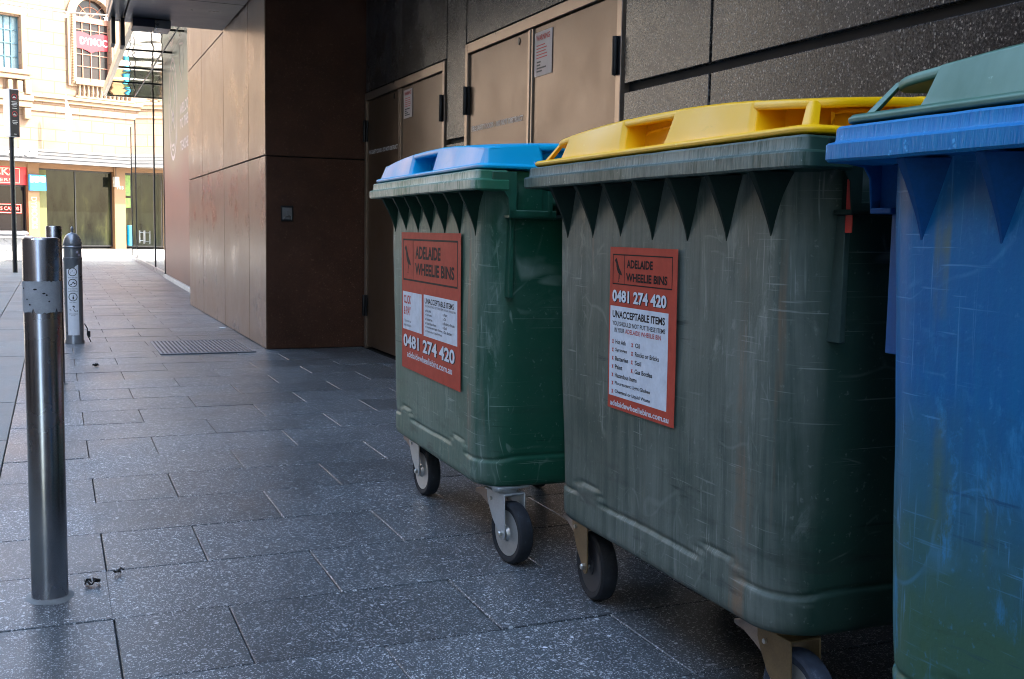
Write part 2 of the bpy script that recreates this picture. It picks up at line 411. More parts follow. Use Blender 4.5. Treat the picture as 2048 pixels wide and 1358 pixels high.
# footpath: running bond of .59 x .40 m granite, an edge course along the kerb
p = slabs('footpath', M_pave, .39-.0, 2.36-.4*12, 4, 92, .593, .398, .003, .295-.593, 3, edge=.115, clipx=2.33)
tag(p, kind='structure')
p = slabs('footpath_edge', M_pave, -.21, 2.36-.4*12, 1, 92, .325, .398, .003, 0, 5); tag(p, kind='structure')
k = slabs('kerb', M_kerb, -.53, -2.6, 1, 31, .32, 1.12, .006, 0, 6); tag(k, kind='structure')
l = slabs('laneway', M_lane, -6.6, -2.6, 10, 55, .607, .61, .006, 0, 9, clipx=-.53); tag(l, kind='structure')
st = MB().box(-40, 60, 31.85, 70, -.010, .001).build('street', M_street); tag(st, kind='structure')

# ================================================================ CORNER BUILDING (dark granite)
XP, YP, XW = 1.543, 8.617, 2.345
B = empty('corner_building', (XW, 6, 0)); tag(B, 'dark granite clad building with brown pier, fire doors and glass corner along the right side', 'building')
def off(v): return (v[0]-XW, v[1]-6, v[2])
class BB(MB):
    """builder in world coordinates for children of the building"""
    def build(s, name, mats, parent=None, **k):
        s.v = [off(p) for p in s.v]
        return super().build(name, mats, parent or B, **k)
def panels(b, plane, c, rects, gap=.012, th=.03, tones=None):
    """cladding panels standing th proud of the backing; plane 'x' faces -X at x=c, 'y' faces -Y at y=c"""
    for (u0, u1, z0, z1) in rects:
        g2 = gap/2
        if plane == 'x': b.box(c, c+th, u0+g2, u1-g2, z0+g2, z1-g2)
        else: b.box(u0+g2, u1-g2, c, c+th, z0+g2, z1-g2)
def tone_attr(o, per=8, seed=0):
    rnd = random.Random(seed); at = o.data.attributes.new('tone', 'FLOAT', 'POINT'); t = 0
    for i in range(len(o.data.vertices)):
        if i % per == 0: t = rnd.random()
        at.data[i].value = t
# recess wall, around the door openings
b = BB()
rects = []
for y0, y1 in ((-6.2,-3.75),(-3.75,-1.3),(-1.3,1.15),(1.15,3.6)):
    rects += [(y0, y1, 0, 1.595), (y0, y1, 1.62, 3.3)]
rects += [(3.6, 4.29, 0, 1.595), (3.6, 4.29, 1.62, 3.3), (4.29, 6.29, 2.10, 3.3), (6.29, 6.645, 0, 1.525), (6.29, 6.645, 1.54, 3.3), (6.645, 8.60, 2.06, 3.3)]
panels(b, 'x', XW, rects, .014)
o = b.build('granite_cladding', M_wall, bevel=.003); tone_attr(o, 8, 4)
b = BB().box(XW+.028, XW+.25, -12, 4.285, -.02, 3.35).box(XW+.028, XW+.25, 6.295, 6.64, -.02, 3.35)
b.box(XW+.028, XW+.25, 4.285, 6.295, 2.105, 3.35).box(XW+.028, XW+.25, 6.64, 8.62, 2.065, 3.35)
b.box(XW+.15, XW+.25, 4.285, 6.295, -.02, 2.105).box(XW+.15, XW+.25, 6.64, 8.62, -.02, 2.065)
b.build('backing_wall', M_joint)
# pier
b = BB()
ys = [YP, 9.41, 10.86, 12.5, 13.83]
for a, c in zip(ys[:-1], ys[1:]):
    rc = [(a, c, .0, 1.535), (a, c, 1.535, 2.835 if c > 10.9 else 3.3)]
    if c > 10.9: rc.append((a, c, 2.835, 5.2))
    panels(b, 'x', XP, rc, .012)
o = b.build('pier_cladding', M_pier, bevel=.002); tone_attr(o, 8, 8)
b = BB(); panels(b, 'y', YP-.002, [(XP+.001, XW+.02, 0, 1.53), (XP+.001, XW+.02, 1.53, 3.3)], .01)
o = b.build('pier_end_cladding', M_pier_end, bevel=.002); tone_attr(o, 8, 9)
b = BB(); panels(b, 'x', XP, [(-3.2,-1.7,0,1.595),(-1.7,-.25,0,1.595),(-3.2,-1.7,1.61,3.3),(-1.7,-.25,1.61,3.3)], .012)  # unseen near pier, added to block light entering the recess
b.box(XP+.001, XW+.02, -.249, -.22, 0, 3.3)
o = b.build('added_near_pier_cladding', M_pier, bevel=.002); tone_attr(o, 8, 2)
BB().box(XP+.028, XW+.1, -3.2, -.255, -.02, 3.3).build('added_near_pier_core', M_joint)
BB().box(XP+.028, XW+.6, YP+.027, 13.82, -.02, 5.2).build('pier_core', M_joint)
# small stainless access plate on the pier end
sp = BB().box(1.66, 1.76, YP-.010, YP-.002, 1.02, 1.145).build('switch_plate', M_black, bevel=.004)
BB().box(1.672, 1.748, YP-.014, YP-.010, 1.035, 1.13).box(1.70, 1.722, YP-.022, YP-.014, 1.06, 1.10).build('cover', M_grey, sp, bevel=.002)
# upper storeys and mass behind
b = BB().box(XP, 16, -12, 5.99, 3.32, 16).box(XP, 16, 5.99, 13.9, 5.2, 16).box(1.97, 16, 13.9, 21.4, 5.0, 16)
b.box(XP+.02, 16, 5.99, 13.9, 3.32, 5.2).box(2.7, 16, -12, 21.4, -.02, 3.3)
b.build('upper_wall', worn('dark_upper_facade', (.10,.09,.085), .5, 0, .2, 1))
# canopy
b = BB()
for x0, x1 in ((.50,.622),(.632,1.535)):
    for y0, y1 in ((4.7,6.29),(6.3,7.89),(7.9,9.50),(9.51,10.80)):
        b.box(x0, x1, y0, y1, 2.84, 2.90)
cn = b.build('canopy', M_canopy, bevel=.006)
BB().box(.49, 1.54, 4.69, 10.81, 2.90, 3.25).build('fascia', M_canopy, cn, bevel=.01)
b = BB().box(.52, .555, 10.55, 10.80, 2.60, 2.838).box(.60, .635, 10.55, 10.80, 2.59, 2.838); b.build('hanging_fin', M_black, cn, bevel=.004)
b = BB().box(.70, .89, 10.5, 10.79, 2.765, 2.838); b.build('fixing_box', plain('navy_box', (.02,.025,.05), .4), cn, bevel=.005)
BB().box(.893, 1.03, 10.5, 10.79, 2.76, 2.836).build('fixing_box', M_grey, cn, bevel=.005)

# fire doors ------------------------------------------------------
def fire_door(y0, y1, zt, hinge_h, texts, notice, seedn):
    ym = (y0+y1)/2
    D = empty('double_door', (0,0,0), 0, B); 
    fr = BB()
    x0, x1 = XW-.012, XW+.12
    fr.box(x0, x1, y0, y0+.045, 0, zt).box(x0, x1, y1-.045, y1, 0, zt).box(x0, x1, y0+.045, y1-.045, zt-.06, zt)
    fr.build('door_frame', M_frame, D, bevel=.003)
    for k, (a, c) in enumerate(((y0+.05, ym-.012), (ym+.012, y1-.05))):
        BB().box(XW+.004, XW+.05, a, c, .02, zt-.066).build('door_leaf', M_door, D, bevel=.003)
    BB().box(XW-.006, XW+.05, ym-.011, ym+.011, .02, zt-.066).box(XW-.012, XW+.004, ym+.012, ym+.04, .02, zt-.068).build('astragal', M_frame, D, bevel=.002)
    for yy in (y0+.035, y1-.035):
        for zz in (.35, hinge_h):
            bb = BB(); bb.tube([(XW-.022, yy, zz-.085), (XW-.022, yy, zz+.085)], .014, 10).box(XW-.014, XW+.002, yy-.028, yy+.028, zz-.085, zz+.085)
            bb.build('hinge', M_black, D, bevel=.002)
    for yy, zz in ((ym+.19, zt-.10), (ym-.155, zt-.11)):
        bb = BB(); bb.add([(XW-.000, yy+math.cos(t*math.pi/6)*.014, zz+math.sin(t*math.pi/6)*.020) for t in range(12)] + [(XW+.006, yy+math.cos(t*math.pi/6)*.014, zz+math.sin(t*math.pi/6)*.020) for t in range(12)],
               [tuple(range(12))] + [(t, (t+1) % 12, 12+(t+1) % 12, 12+t) for t in range(12)])
        bb.build('key_hole', M_black, D)
    # lettering, read with +Y on the left
    t = BB(); t.text("FIRE SAFETY DOOR - DO NOT OBSTRUCT", .78, .032, (XW+.0025, y1-.09, hinge_h-.19), (0,-1,0), (0,0,1), 0, bold=.028)
    t.build('lettering', M_white, D)
    nw, nh, ny, nz = notice
    bb = BB(); O = (XW+.001, ny, nz)
    bb.slab(O, (0,-1,0), (0,0,1), 0, nw, 0, nh, 0, .0015, 0)
    nt = bb.build('warning_notice', worn('notice_paper', (.52,.45,.44), .5, 0, .12, 12), D)
    bb = BB(); bb.text("WARNING", nw*.78, nh*.13, (XW+.001, ny-nw*.1, nz+nh*.80), (0,-1,0), (0,0,1), .003, 0, bold=.03)
    rnd = random.Random(seedn)
    for r_ in range(5):
        w_ = rnd.uniform(.4, .75)
        bb.slab(O, (0,-1,0), (0,0,1), nw*.12, nw*(.12+w_), nh*(.68-.07*r_), nh*(.705-.07*r_), .002, .0024, 0)
    for r_ in range(4):
        w_ = rnd.uniform(.2, .6)
        bb.slab(O, (0,-1,0), (0,0,1), nw*.15, nw*(.15+w_), nh*(.30-.07*r_), nh*(.335-.07*r_), .002, .0024, 1)
    bb.build('lettering', [plain('red_ink', (.5,.05,.05), .5), M_black_ink], D)
    return D
D1 = fire_door(4.30, 6.28, 2.095, 1.755, None, (.215, .225, 5.265, 1.775), 3)
D2 = fire_door(6.655, 8.59, 2.055, 1.755, None, (.20, .20, 7.565, 1.765), 5)

# setback wall with poster film -------------------------------------------------
pa, pb = Vector((1.867, 16.77, 0)), Vector((1.954, 21.48, 0))
ey = (pa-pb).normalized()                           # reading direction (towards the camera)
Lp = (pa-pb).length
up = Vector((0,0,1))
m = Mat('poster_film'); z = m.xyz()[2]
g = m.math('ADD', m.math('MULTIPLY', z, .2), m.math('MULTIPLY', m.noise(m.coord((1,.25,.6)), 1.6, 3), .25))
m.set(m.ramp(g, [(.10, (.10,.055,.045)), (.45, (.26,.12,.09)), (.62, (.28,.22,.15)), (.80, (.20,.25,.20)), (.98, (.22,.22,.21))]), .42, 0, .3)
b = BB(); b.slab(pb - ey*.02, ey, up, 0, Lp+3.2, .07, 5.0, -.10, 0)
pw = b.build('poster_wall', m, bevel=.003)
b = BB(); b.slab(pb - ey*.02, ey, up, 0, Lp+3.2, -.01, .068, -.10, .035); b.build('plinth', worn('pale_plinth', (.42,.40,.38), .6), bevel=.004)
b = BB(); 
def oval(b, cu, cz, ru, rz, th, n=40, o=.002):
    vs = []; 
    for k in range(n):
        a = k*2*math.pi/n
        for q in (1, 0): vs.append(pb + ey*(cu+math.cos(a)*(ru-th*(1-q))) + up*(cz+math.sin(a)*(rz-th*(1-q))) + ey.cross(up)*o)
    b.add(vs, [(2*k, 2*((k+1) % n), 2*((k+1) % n)+1, 2*k+1) for k in range(n)])
# seal with a simple knot device, crest shield and three lines of words
oval(b, 2.1, 2.95, .86, .86, .07); oval(b, 2.1, 2.95, .70, .70, .03)
nn = ey.cross(up)
for (a0, z0, a1, z1) in ((1.65,3.1,2.1,3.5),(2.1,3.5,2.55,3.1),(2.55,3.1,2.1,2.75),(2.1,2.75,1.65,3.1),(1.75,2.6,2.1,2.9),(2.45,2.6,2.1,2.9),(1.9,2.35,2.3,2.35)):
    dv = (ey*(a1-a0)+up*(z1-z0)); L_ = dv.length
    b.slab(pb+ey*a0+up*z0, dv, nn.cross(dv), 0, L_, -.02, .02, .002, .004)
sh = [(3.5,3.83),(4.1,3.75),(4.1,3.45),(3.8,3.22),(3.5,3.45)]
for i in range(5):
    a, c = sh[i], sh[(i+1) % 5]; dv = ey*(c[0]-a[0])+up*(c[1]-a[1])
    b.slab(pb+ey*a[0]+up*a[1], dv, nn.cross(dv), 0, dv.length, -.015, .015, .002, .004)
for t_, zz, w_ in (("WELCOME", 2.72, 1.9), ("TO THE CITY", 2.50, 2.3), ("TEACHERS", 2.16, 1.7)):
    b.text(t_, w_, .16, pb+ey*3.45+up*zz, ey, up, .003, 0, bold=.02)
b.build('lettering', plain('white_vinyl', (.62,.52,.50), .5), pw)
# mirror soffit at the entrance
m = Mat('mirror_soffit'); m.set((.62,.58,.48), .05, 1)
m.bump(m.noise(m.coord((1,1,1)), .9, 2, .4), .22, .12)
M_mirror = m.m
b = BB().box(1.17, 3.4, 14.2, 26.3, 3.90, 3.98)
sf = b.build('entrance_soffit', M_mirror)
BB().box(1.09, 1.168, 14.2, 26.35, 3.88, 4.05).box(1.168, 3.4, 26.302, 26.36, 3.88, 4.05).build('edge_trim', worn('bronze_trim', (.45,.38,.28), .35, .6), sf, bevel=.005)
b = BB()
for yy in (17.2, 19.4, 21.6, 23.8): b.box(1.172, 3.39, yy, yy+.02, 3.885, 3.8995)
for xx in (1.75,): b.box(xx, xx+.02, 14.25, 26.28, 3.885, 3.8990)
b.build('seam', M_black, sf)
# glass corner
M_glass = Mat('clear_glass'); M_glass.set((.92,.97,.95), .0, 0)
M_glass.b.inputs['Transmission Weight'].default_value = 1; M_glass.b.inputs['IOR'].default_value = 1.45
lp = M_glass
pts = [(1.965,21.6),(2.03,24.6),(2.14,31.9),(2.175,34.2)]
gw = empty('glass_wall', (0,0,0), 0, B)
for (x0, y0), (x1, y1) in zip(pts[:-1], pts[1:]):
    a = Vector((x0,y0,.05)); dv = Vector((x1-x0, y1-y0, 0)); 
    bb = BB(); bb.slab(a, -dv, up, -dv.length+.03, -.03, .05, 3.84, -.005, .005); bb.build('glass_pane', M_glass, gw)
    bb = BB(); bb.slab(a, -dv, up, -dv.length, 0, -.06, .04, -.04, .04); bb.build('sill', M_grey, gw, bevel=.004)
for (x0, y0), w_ in zip(pts, (.09,.07,.05,.05)): BB().box(x0-.02, x0+.03, y0-w_/2, y0+w_/2, 0, 3.895).build('mullion', M_black, gw, bevel=.004)
for yy in (27.4, 29.3):
    x_ = 2.03+(yy-24.6)*.0151
    bb = BB(); bb.tube([(x_-.07, yy, .55), (x_-.07, yy, .86)], .016, 8); bb.tube([(x_-.07, yy, .60), (x_, yy, .60)], .01, 6); bb.tube([(x_-.07, yy, .81), (x_, yy, .81)], .01, 6)
    bb.build('door_handle', M_steel_top, gw)

# ================================================================ unseen building opposite, sized to shape the light in the lane
ob = empty('unseen_lane_building', (-6.6, 6, 0)); tag(ob, 'unseen brown rendered building left of the laneway, with a block added behind to cut light', 'building')
b = MB().box(-8, 0, -16, 9, 0, 9.5).box(2.0, 9.2, -22, -17.5, 0, 15); b.build('wall', worn('brown_render', (.13,.10,.085), .7, 0, .15, .6), ob)  # second box: unseen block added behind the camera to cut light
for k in range(6):
    y = -15+k*4.0
    for z in (1.0, 4.2, 7.2):
        f_ = MB().box(.003, .06, y, y+1.8, z, z+1.7).build('window', M_darkglass, ob)

cbld = empty('unseen_cream_building', (-12, 26, 0)); tag(cbld, 'unseen sunlit cream building left of the view, added to bounce light into the laneway', 'building')
MB().box(-8, 0, -6, 21, 0, 13).build('wall', worn('cream_render', (.50,.46,.41), .8, 0, .1, .4), cbld)  # added unseen mass, a sunlit bounce surface for the lane
for k in range(3,7):
    for z in (1.2, 5.0, 9.0): MB().box(.003, .06, -17+k*5.4, -14.6+k*5.4, z, z+2.1).build('window', M_darkglass, cbld)
# ================================================================ BINS
A_, B_ = .39, .60            # half depth, half length at the rim
ZB, ZR = .228, 1.075         # underside of body, underside of rim
def sect(z):
    t = (z-ZB)/(ZR-ZB)
    return .318+.008*t, .498+.055*t**.6
def smooth(t): t = max(0, min(1, t)); return t*t*(3-2*t)
def bin_body(root, mat, seed):
    zs = [ZB-.004, ZB, ZB+.006, ZB+.015] + [ZB+.03+i*(ZR+.03-ZB-.03)/62 for i in range(63)]
    zs = sorted(set(zs + [.262+.004*i for i in range(26)]))
    rings = []; rnd = seed*11.3
    for i, z in enumerate(zs):
        a, b = sect(max(z, ZB)); ring = []
        sh = {0:.020, 1:.008, 2:.003, 3:.0}.get(i, 0)
        out = rrect(a, b, .10, 10, 40); n_ = len(out)
        for k, (x, y) in enumerate(out):
            # outward direction
            cx = max(-(a-.10), min(a-.10, x)); cy = max(-(b-.10), min(b-.10, y))
            dx, dy = x-cx, y-cy; L = math.hypot(dx, dy) or 1; dx /= L; dy /= L
            u = y if abs(dx) > .7 else x
            hump = .034*(smooth((abs(y)-.20)/.05)*smooth((.375-abs(y))/.035)) if abs(dx) > .5 else .012*smooth((.28-abs(x))/.06)
            zc = .302 + hump + .004*noise.noise(Vector((x*4+rnd, y*4, 0)))
            s_ = .0035*smooth((zc+.003-z)/.008) - .0035*math.exp(-((z-zc-.005)/.005)**2)
            w = noise.noise(Vector((x*3+rnd, y*3, z*3)))*.0050 + noise.noise(Vector((x*8+rnd, y*8, z*6)))*.0022
            s_ += w*min(1, (ZR+.02-z)*12) - sh
            ring.append((x+dx*s_, y+dy*s_, z))
        rings.append(ring)
    m = MB().loft(rings, 0, True, False)
    return m.build('body', mat, root, smooth=60)
def gussets(root, mat, endmat):
    cur = [mat]
    def web(base, outd, along, top, h, th=.005, curve=.35, shade_wedge=0):
        """triangular web; outd: outward unit, top overhang, h height"""
        o = Vector(base); od = Vector(outd); al = Vector(along)
        poly = [(0,0), (-.02,0), (-.02,h)]
        pr = [(0, h)] ; n_ = 8
        prof = [(top*( (t/n_)**(1+curve)), h*(t/n_)) for t in range(n_+1)]
        pts = [(-.015, 0)] + prof + [(-.015, h)]
        vs = [o + od*p[0] + Vector((0,0,p[1])) + al*(s_ - (shade_wedge*(p[1]/h)**1.2*.25 if s_ < 0 else 0)) for s_ in (-th/2, th/2) for p in pts]
        if shade_wedge:      # stands in for the web's cast shadow; near side slants back to the wall
            for i_ in (0, len(pts)-1): vs[i_] = o - od*.004 + Vector((0,0,pts[i_][1])) - al*(th/2 + shade_wedge*(pts[i_][1]/h))
        k = len(pts)
        fs = [tuple(range(k))[::-1], tuple(range(k, 2*k))] + [(i, (i+1) % k, k+(i+1) % k, k+i) for i in range(k)]
        MB().add(vs, fs).build('gusset_web', cur[0], root, bevel=.0012)
    for sx in (-1, 1):
        for i in range(7):
            y = -.435 + i*.145
            h = .125; a, _ = sect(ZR-h)
            web((sx*(a-.001), y, ZR-h), (sx,0,0), (0,1,0), .055, h, shade_wedge=.052)
    cur[0] = endmat
    for sy in (-1, 1):
        for x, h, tp in ((-.255,.17,.044), (.255,.17,.044), (-.06,.23,.044), (.06,.23,.044)):
            _, b0 = sect(ZR-h)
            web((x, sy*(b0-.001), ZR-h), (0,sy,0), (1,0,0), tp, h)
        for x in (-.262, .262):     # long wear strips below the outer webs
            _, b0 = sect(.95)
            MB().box(x-.006, x+.006, min(sy*(b0-.02), sy*(b0+.016)), max(sy*(b0-.02), sy*(b0+.016)), .78, 1.0).build('wear_strip', endmat, root, bevel=.0015)
def bin_rim(root, mat):
    prof = [(-.075,ZR-.002),(-.055,ZR+.004),(-.004,ZR),(0,ZR+.004),(0,ZR+.026),(-.003,ZR+.029),(-.012,ZR+.031),(-.014,ZR+.034),(-.015,ZR+.051),(-.019,ZR+.055),(-.075,ZR+.057),(-.08,ZR+.05)]
    rings = []
    for of, z in prof:
        r = max(.006, .034+of) if of > -.028 else .02
        a, b = A_+of, B_+of
        ring = []
        for x, y in rrect(a, b, r, 7, 41):
            if abs(x) < .275 and abs(y) > b-.02 and of > -.05: y = math.copysign(B_-.052, y)
            # handling has nibbled and bowed the edge a little
            w = noise.noise(Vector((x*14, y*14, z*20+3)))*.0016 + noise.noise(Vector((x*2, y*2, 5)))*.003
            ring.append((x+w, y+w, z+w*.8))
        rings.append(ring)
    b = MB().loft(rings, 0, False, False)
    o = b.build('rim', mat, root, smooth=35)
    return o
def side_guard(root, mat, sy):
    b = MB(); y1, y0 = sy*(B_-.002), sy*(B_-.05); lo, hi = min(y0, y1), max(y0, y1)
    for sx in (-1, 1):
        pl = [(sx*.335, ZR+.002), (sx*.30, ZR-.003), (sx*.288, ZR-.02), (sx*.283, 1.005), (sx*.262, 1.005), (sx*.262, ZR+.05), (sx*.335, ZR+.05)]
        M = Matrix(((1,0,0,0),(0,0,1,0),(0,1,0,0),(0,0,0,1)))
        b.prism(pl, hi-.004 if sy > 0 else lo, hi if sy > 0 else lo+.004, M)
        b.box(min(sx*.262, sx*.266), max(sx*.262, sx*.266), lo, hi, 1.005, ZR+.05)
    b.box(-.283, .283, lo, hi, 1.000, 1.009)
    b.box(-.283, .283, hi-.004 if sy > 0 else lo, hi if sy > 0 else lo+.004, 1.000, 1.022)
    b.tube([(-.16, sy*(B_-.03), 1.045), (.16, sy*(B_-.03), 1.045)], .014, 12)
    b.box(-.17, -.155, lo, hi, 1.005, ZR+.05); b.box(.155, .17, lo, hi, 1.005, ZR+.05)
    return b.build('side_guard', mat, root, bevel=.002)
def ztop(x, y): return 1.185 + .024*(1-(x/.36)**2) + .030*(1-(abs(y)/.57)**2.2)
def bin_lid(root, mat, style, tilt=0):
    z0 = ZR+.058
    b = MB()
    # flange
    fl = [(-.030, z0), (-.022, z0+.002), (-.020, z0+.009), (-.026, z0+.014), (-.05, z0+.018), (-.16, z0+.02)]
    b.loft([[(x, y, z) for x, y in rrect(A_+o_, B_+o_, max(.02, .06+o_), 7, 20)] for o_, z in fl], 0, True, True)
    zf = z0+.015
    # top shell
    a1, b1 = A_-.055, B_-.055
    rings = []
    for t in (.02,.2,.4,.6,.75,.86,.93,.97):
        rings.append([(x*t, y*t, ztop(x*t, y*t)) for x, y in rrect(a1, b1, .09, 8, 16)])
    for of, dz in ((-.004,-.003),(0,-.008),(0,-.015),(-.004,-.019),(-.012,-.018),(-.10,-.016)):
        rings.append([(x, y, ztop(x*.97, y*.97)+dz) for x, y in rrect(a1+of, b1+of, .09+of*.8, 8, 16)])
    b.loft(rings, 0, True, False)
    # sheltered core: the back walls of the hand pockets
    ca, cb = (A_-.112, B_-.122) if style == 'A' else (A_-.125, B_-.125)
    cr = .15 if style == 'A' else .05
    b.loft([[(x*(1+.06*(1-t)), y*(1+.04*(1-t)), zf-.004+t*(ztop(x, y)-.01-zf+.004)) for x, y in rrect(ca, cb, cr, 6, 10)] for t in (0,.12,.5,1)], 0, True, True)
    def block(side, c0, c1, taper=.022, s=1):
        """solid shoulder between flange and shell; side 'x' long faces, 'y' short faces"""
        lim, inn = ((A_-.034), ca-.02) if side == 'x' else ((B_-.034), cb-.02)
        shell = a1 if side == 'x' else b1
        rows = [(0, lim, 1.0), (.10, lim-.003, .75), (.28, lim-.006, .45), (.80, shell+.004, .06), (.94, shell+.001, 0), (1.0, shell-.010, 0)]
        rg = []
        for t, o_, tp in rows:
            u0, u1 = c0-taper*tp, c1+taper*tp
            ring = []
            for (q, u) in ((o_, u0+.010), (o_, u0+.010+(u1-u0-.02)/3), (o_, u0+.010+2*(u1-u0-.02)/3), (o_, u1-.010), (o_-.010, u1), (inn, u1), (inn, u0), (o_-.010, u0)):
                x, y = (s*q, u) if side == 'x' else (u, s*q)
                zt_ = ztop(s*shell*.97 if side == 'x' else u, u if side == 'x' else s*shell*.97)
                ring.append((x, y, zf-.006 + t*(zt_+.001-zf+.006)))
            rg.append(ring)
        b.loft(rg, 0, True, True)
    if style == 'A':
        for s in (-1, 1):
            for c0, c1 in ((-.385,-.095), (.115,.415)): block('x', c0, c1, s=s)
            block('y', -.10, .10, .012, s=s)
        for sx in (-1, 1):
            for sy in (-1, 1):          # slim corner posts
                p0 = Vector((sx*(A_-.052), sy*(B_-.052), zf-.006)); p1 = Vector((sx*(a1-.030), sy*(b1-.030), ztop(a1*.9, b1*.9)-.006))
                rg = []
                for t in (0,.5,1):
                    c = p0.lerp(p1, t); w = .009-.002*t
                    rg.append([(c.x+sx*q*w, c.y+sy*r_*w, c.z) for q, r_ in ((1,.2),(.8,.8),(.2,1),(-1.6,.9),(-1.2,.2),(-.2,-.2),(.2,-1.2),(.9,-1.6))])
                b.loft(rg, 0, True, True)
        for s in (-1, 1):              # raised frames on the pocket back walls
            for c0, c1 in ((-.115, .115),):
                pass
    else:
        for s in (-1, 1):
            for c0, c1 in ((-B_+.052,-.105), (.165,B_-.052)): block('x', c0, c1, .010, s=s)
            for c0, c1 in ((-A_+.052,-.17), (.17,A_-.052)): block('y', c0, c1, .010, s=s)
    # pocket frames: thin raised lips round each pocket back wall
    def lip(side, s, c0, c1):
        q = (ca if side == 'x' else cb)+.006
        zt0 = ztop(ca if side == 'x' else 0, 0 if side == 'x' else cb)
        pts_ = []
        for u, k in ((c0, 0), (c0, .75), (c0+.02, .92), ((c0+c1)/2, 1.0), (c1-.02, .92), (c1, .75), (c1, 0)):
            z = zf + k*(zt0-.030-zf)
            pts_.append((s*q, u, z) if side == 'x' else (u, s*q, z))
        b.tube(pts_, .0045, 6)
    for s in (-1, 1):
        lip('x', s, -.11, .11)
        if style == 'A':
            lip('x', s, -.525+.06, -.425) if False else None
            lip('y', s, -.24, -.115); lip('y', s, .115, .24)
        else: lip('y', s, -.15, .15)
    # hinge bar along the wall side
    b.tube([(A_-.012, -.45, z0+.004), (A_-.012, .45, z0+.004)], .011, 8)
    o = b.build('lid', mat, root, smooth=42, bevel=.0035)
    return o
def caster(root, x, y, yaw, fork_m, tyre_m, hub_m, hub_style, lever=True):
    c = empty('caster', (x, y, 0), yaw, root)
    Rw, ax = .091, -.045          # axle trails towards -y
    b = MB()
    b.box(-.052, .052, -.052, .052, ZB-.008, ZB-.001)                      # top plate
    b.lathe([(.036, ZB-.024), (.040, ZB-.018), (.040, ZB-.010), (.034, ZB-.008)], 20)
    M = Matrix(((0,0,1,0),(1,0,0,0),(0,1,0,0),(0,0,0,1)))                 # poly (y,z) -> extruded x
    side = [(.046, ZB-.022), (.045, ZB-.045), (.034, .160), (.012, .125), (ax+.024, .095), (ax+.014, .077), (ax, .070), (ax-.013, .076), (ax-.017, .092), (ax-.014, .17), (ax-.012, ZB-.022)]
    for sx in (-1, 1): b.prism(side, sx*.034-.002, sx*.034+.002, M)
    b.box(-.036, .036, -.056, .060, ZB-.026, ZB-.021)
    b.build('fork', fork_m, c, bevel=.0015)
    Mx = Matrix.Translation((0, ax, Rw)) @ Matrix.Rotation(R(90), 4, 'Y')
    t = MB(); t.lathe([(.066,-.019),(.072,-.022),(.082,-.023),(.088,-.018),(.0905,-.008),(.0905,.008),(.088,.018),(.082,.023),(.072,.022),(.066,.019)], 56, 0, Mx)
    ty = t.build('tyre', tyre_m, c, smooth=30)
    h = MB()
    h.lathe([(.062,-.0195),(.0665,-.0195),(.0665,.0195),(.062,.0195),(.059,.013),(.059,-.013)], 48, 0, Mx)
    if hub_style == 'disc':
        h.lathe([(.0595,-.003),(.0595,.003),(.045,.005),(.03,.014),(.022,.022),(.018,.028),(.004,.028),(.004,-.028),(.018,-.028),(.022,-.022),(.03,-.014),(.045,-.005),(.059,-.004)], 40, 0, Mx)
    else:
        h.lathe([(.024,-.022),(.024,.022),(.010,.022),(.010,-.022)], 24, 0, Mx)
        for k in range(6):
            h.box(-.006, .006, .020, .062, -.008, .008, 0, Mx @ Matrix.Rotation(k*math.pi/3, 4, 'Z') )
    h.build('hub', hub_m, c, smooth=35)
    a = MB(); 
    for sx in (-1, 1):
        a.lathe([(.0085,.036),(.0085,.044),(.006,.047)], 6, 0, Matrix.Translation((0, ax, Rw)) @ Matrix.Rotation(R(90*sx), 4, 'Y'))
    a.tube([(-.043, ax, Rw), (.043, ax, Rw)], .005, 8)
    a.build('axle_bolt', M_bolt, c)
    a = MB()
    for sx in (-1, 1): a.lathe([(.0055,.033),(.0055,.041)], 6, 0, Matrix.Translation((0, .018, .182)) @ Matrix.Rotation(R(90*sx), 4, 'Y'))
    a.tube([(-.0375, .018, .182), (.0375, .018, .182)], .004, 8); a.build('pivot_bolt', M_bolt, c)
    if lever:
        l = MB(); pl = [(.030, .196), (.070, .200), (.105, .196), (.130, .188), (.128, .176), (.100, .174), (.062, .160), (.030, .145)]
        l.prism(pl, -.028, -.024, M); l.prism(pl, .024, .028, M)
        l.add([(x, y, z+dz) for x in (-.028,.028) for y, z in ((.095,.198),(.132,.187)) for dz in (0,-.010)], [(0,1,3,2),(4,6,7,5),(0,4,5,1),(2,3,7,6),(0,2,6,4),(1,5,7,3)])
        l.build('brake_lever', lever_m if False else (M_lever if fork_m is M_zinc else M_lever2), c, bevel=.002)
    return c
M_zinc = worn('galvanised_steel', (.46,.48,.49), .42, .45, .18, 14, .05)
M_gold = worn('yellow_passivated_steel', (.20,.135,.065), .45, .6, .35, 16, .1)
M_bolt = plain('bright_bolt', (.55,.53,.48), .3, .9)
M_lever = worn('lever_zinc', (.26,.20,.17), .45, .5, .2, 20)
M_lever2 = worn('lever_rusty', (.30,.24,.20), .5, .4, .35, 25)
def rubber(name, col, wear):
    m = Mat(name); v = m.coord(); n1 = m.noise(v, 22, 5, .7)
    c = m.ramp(n1, [(.35, col), (.56, tuple(x*1.5 for x in col)), (.70, wear)])
    m.set(c, .7, 0, .3); m.bump(m.noise(v, 60, 4, .7), .4, .002); return m.m
M_tyre_grey = rubber('grey_rubber', (.016,.018,.022), (.07,.08,.095))
M_tyre_black = rubber('black_rubber', (.016,.017,.020), (.05,.052,.056))
M_tyre_blue = rubber('blue_grey_rubber', (.03,.038,.055), (.22,.25,.30))
M_hub_silver = worn('silver_hub', (.50,.50,.48), .34, .75, .2, 14, .05)
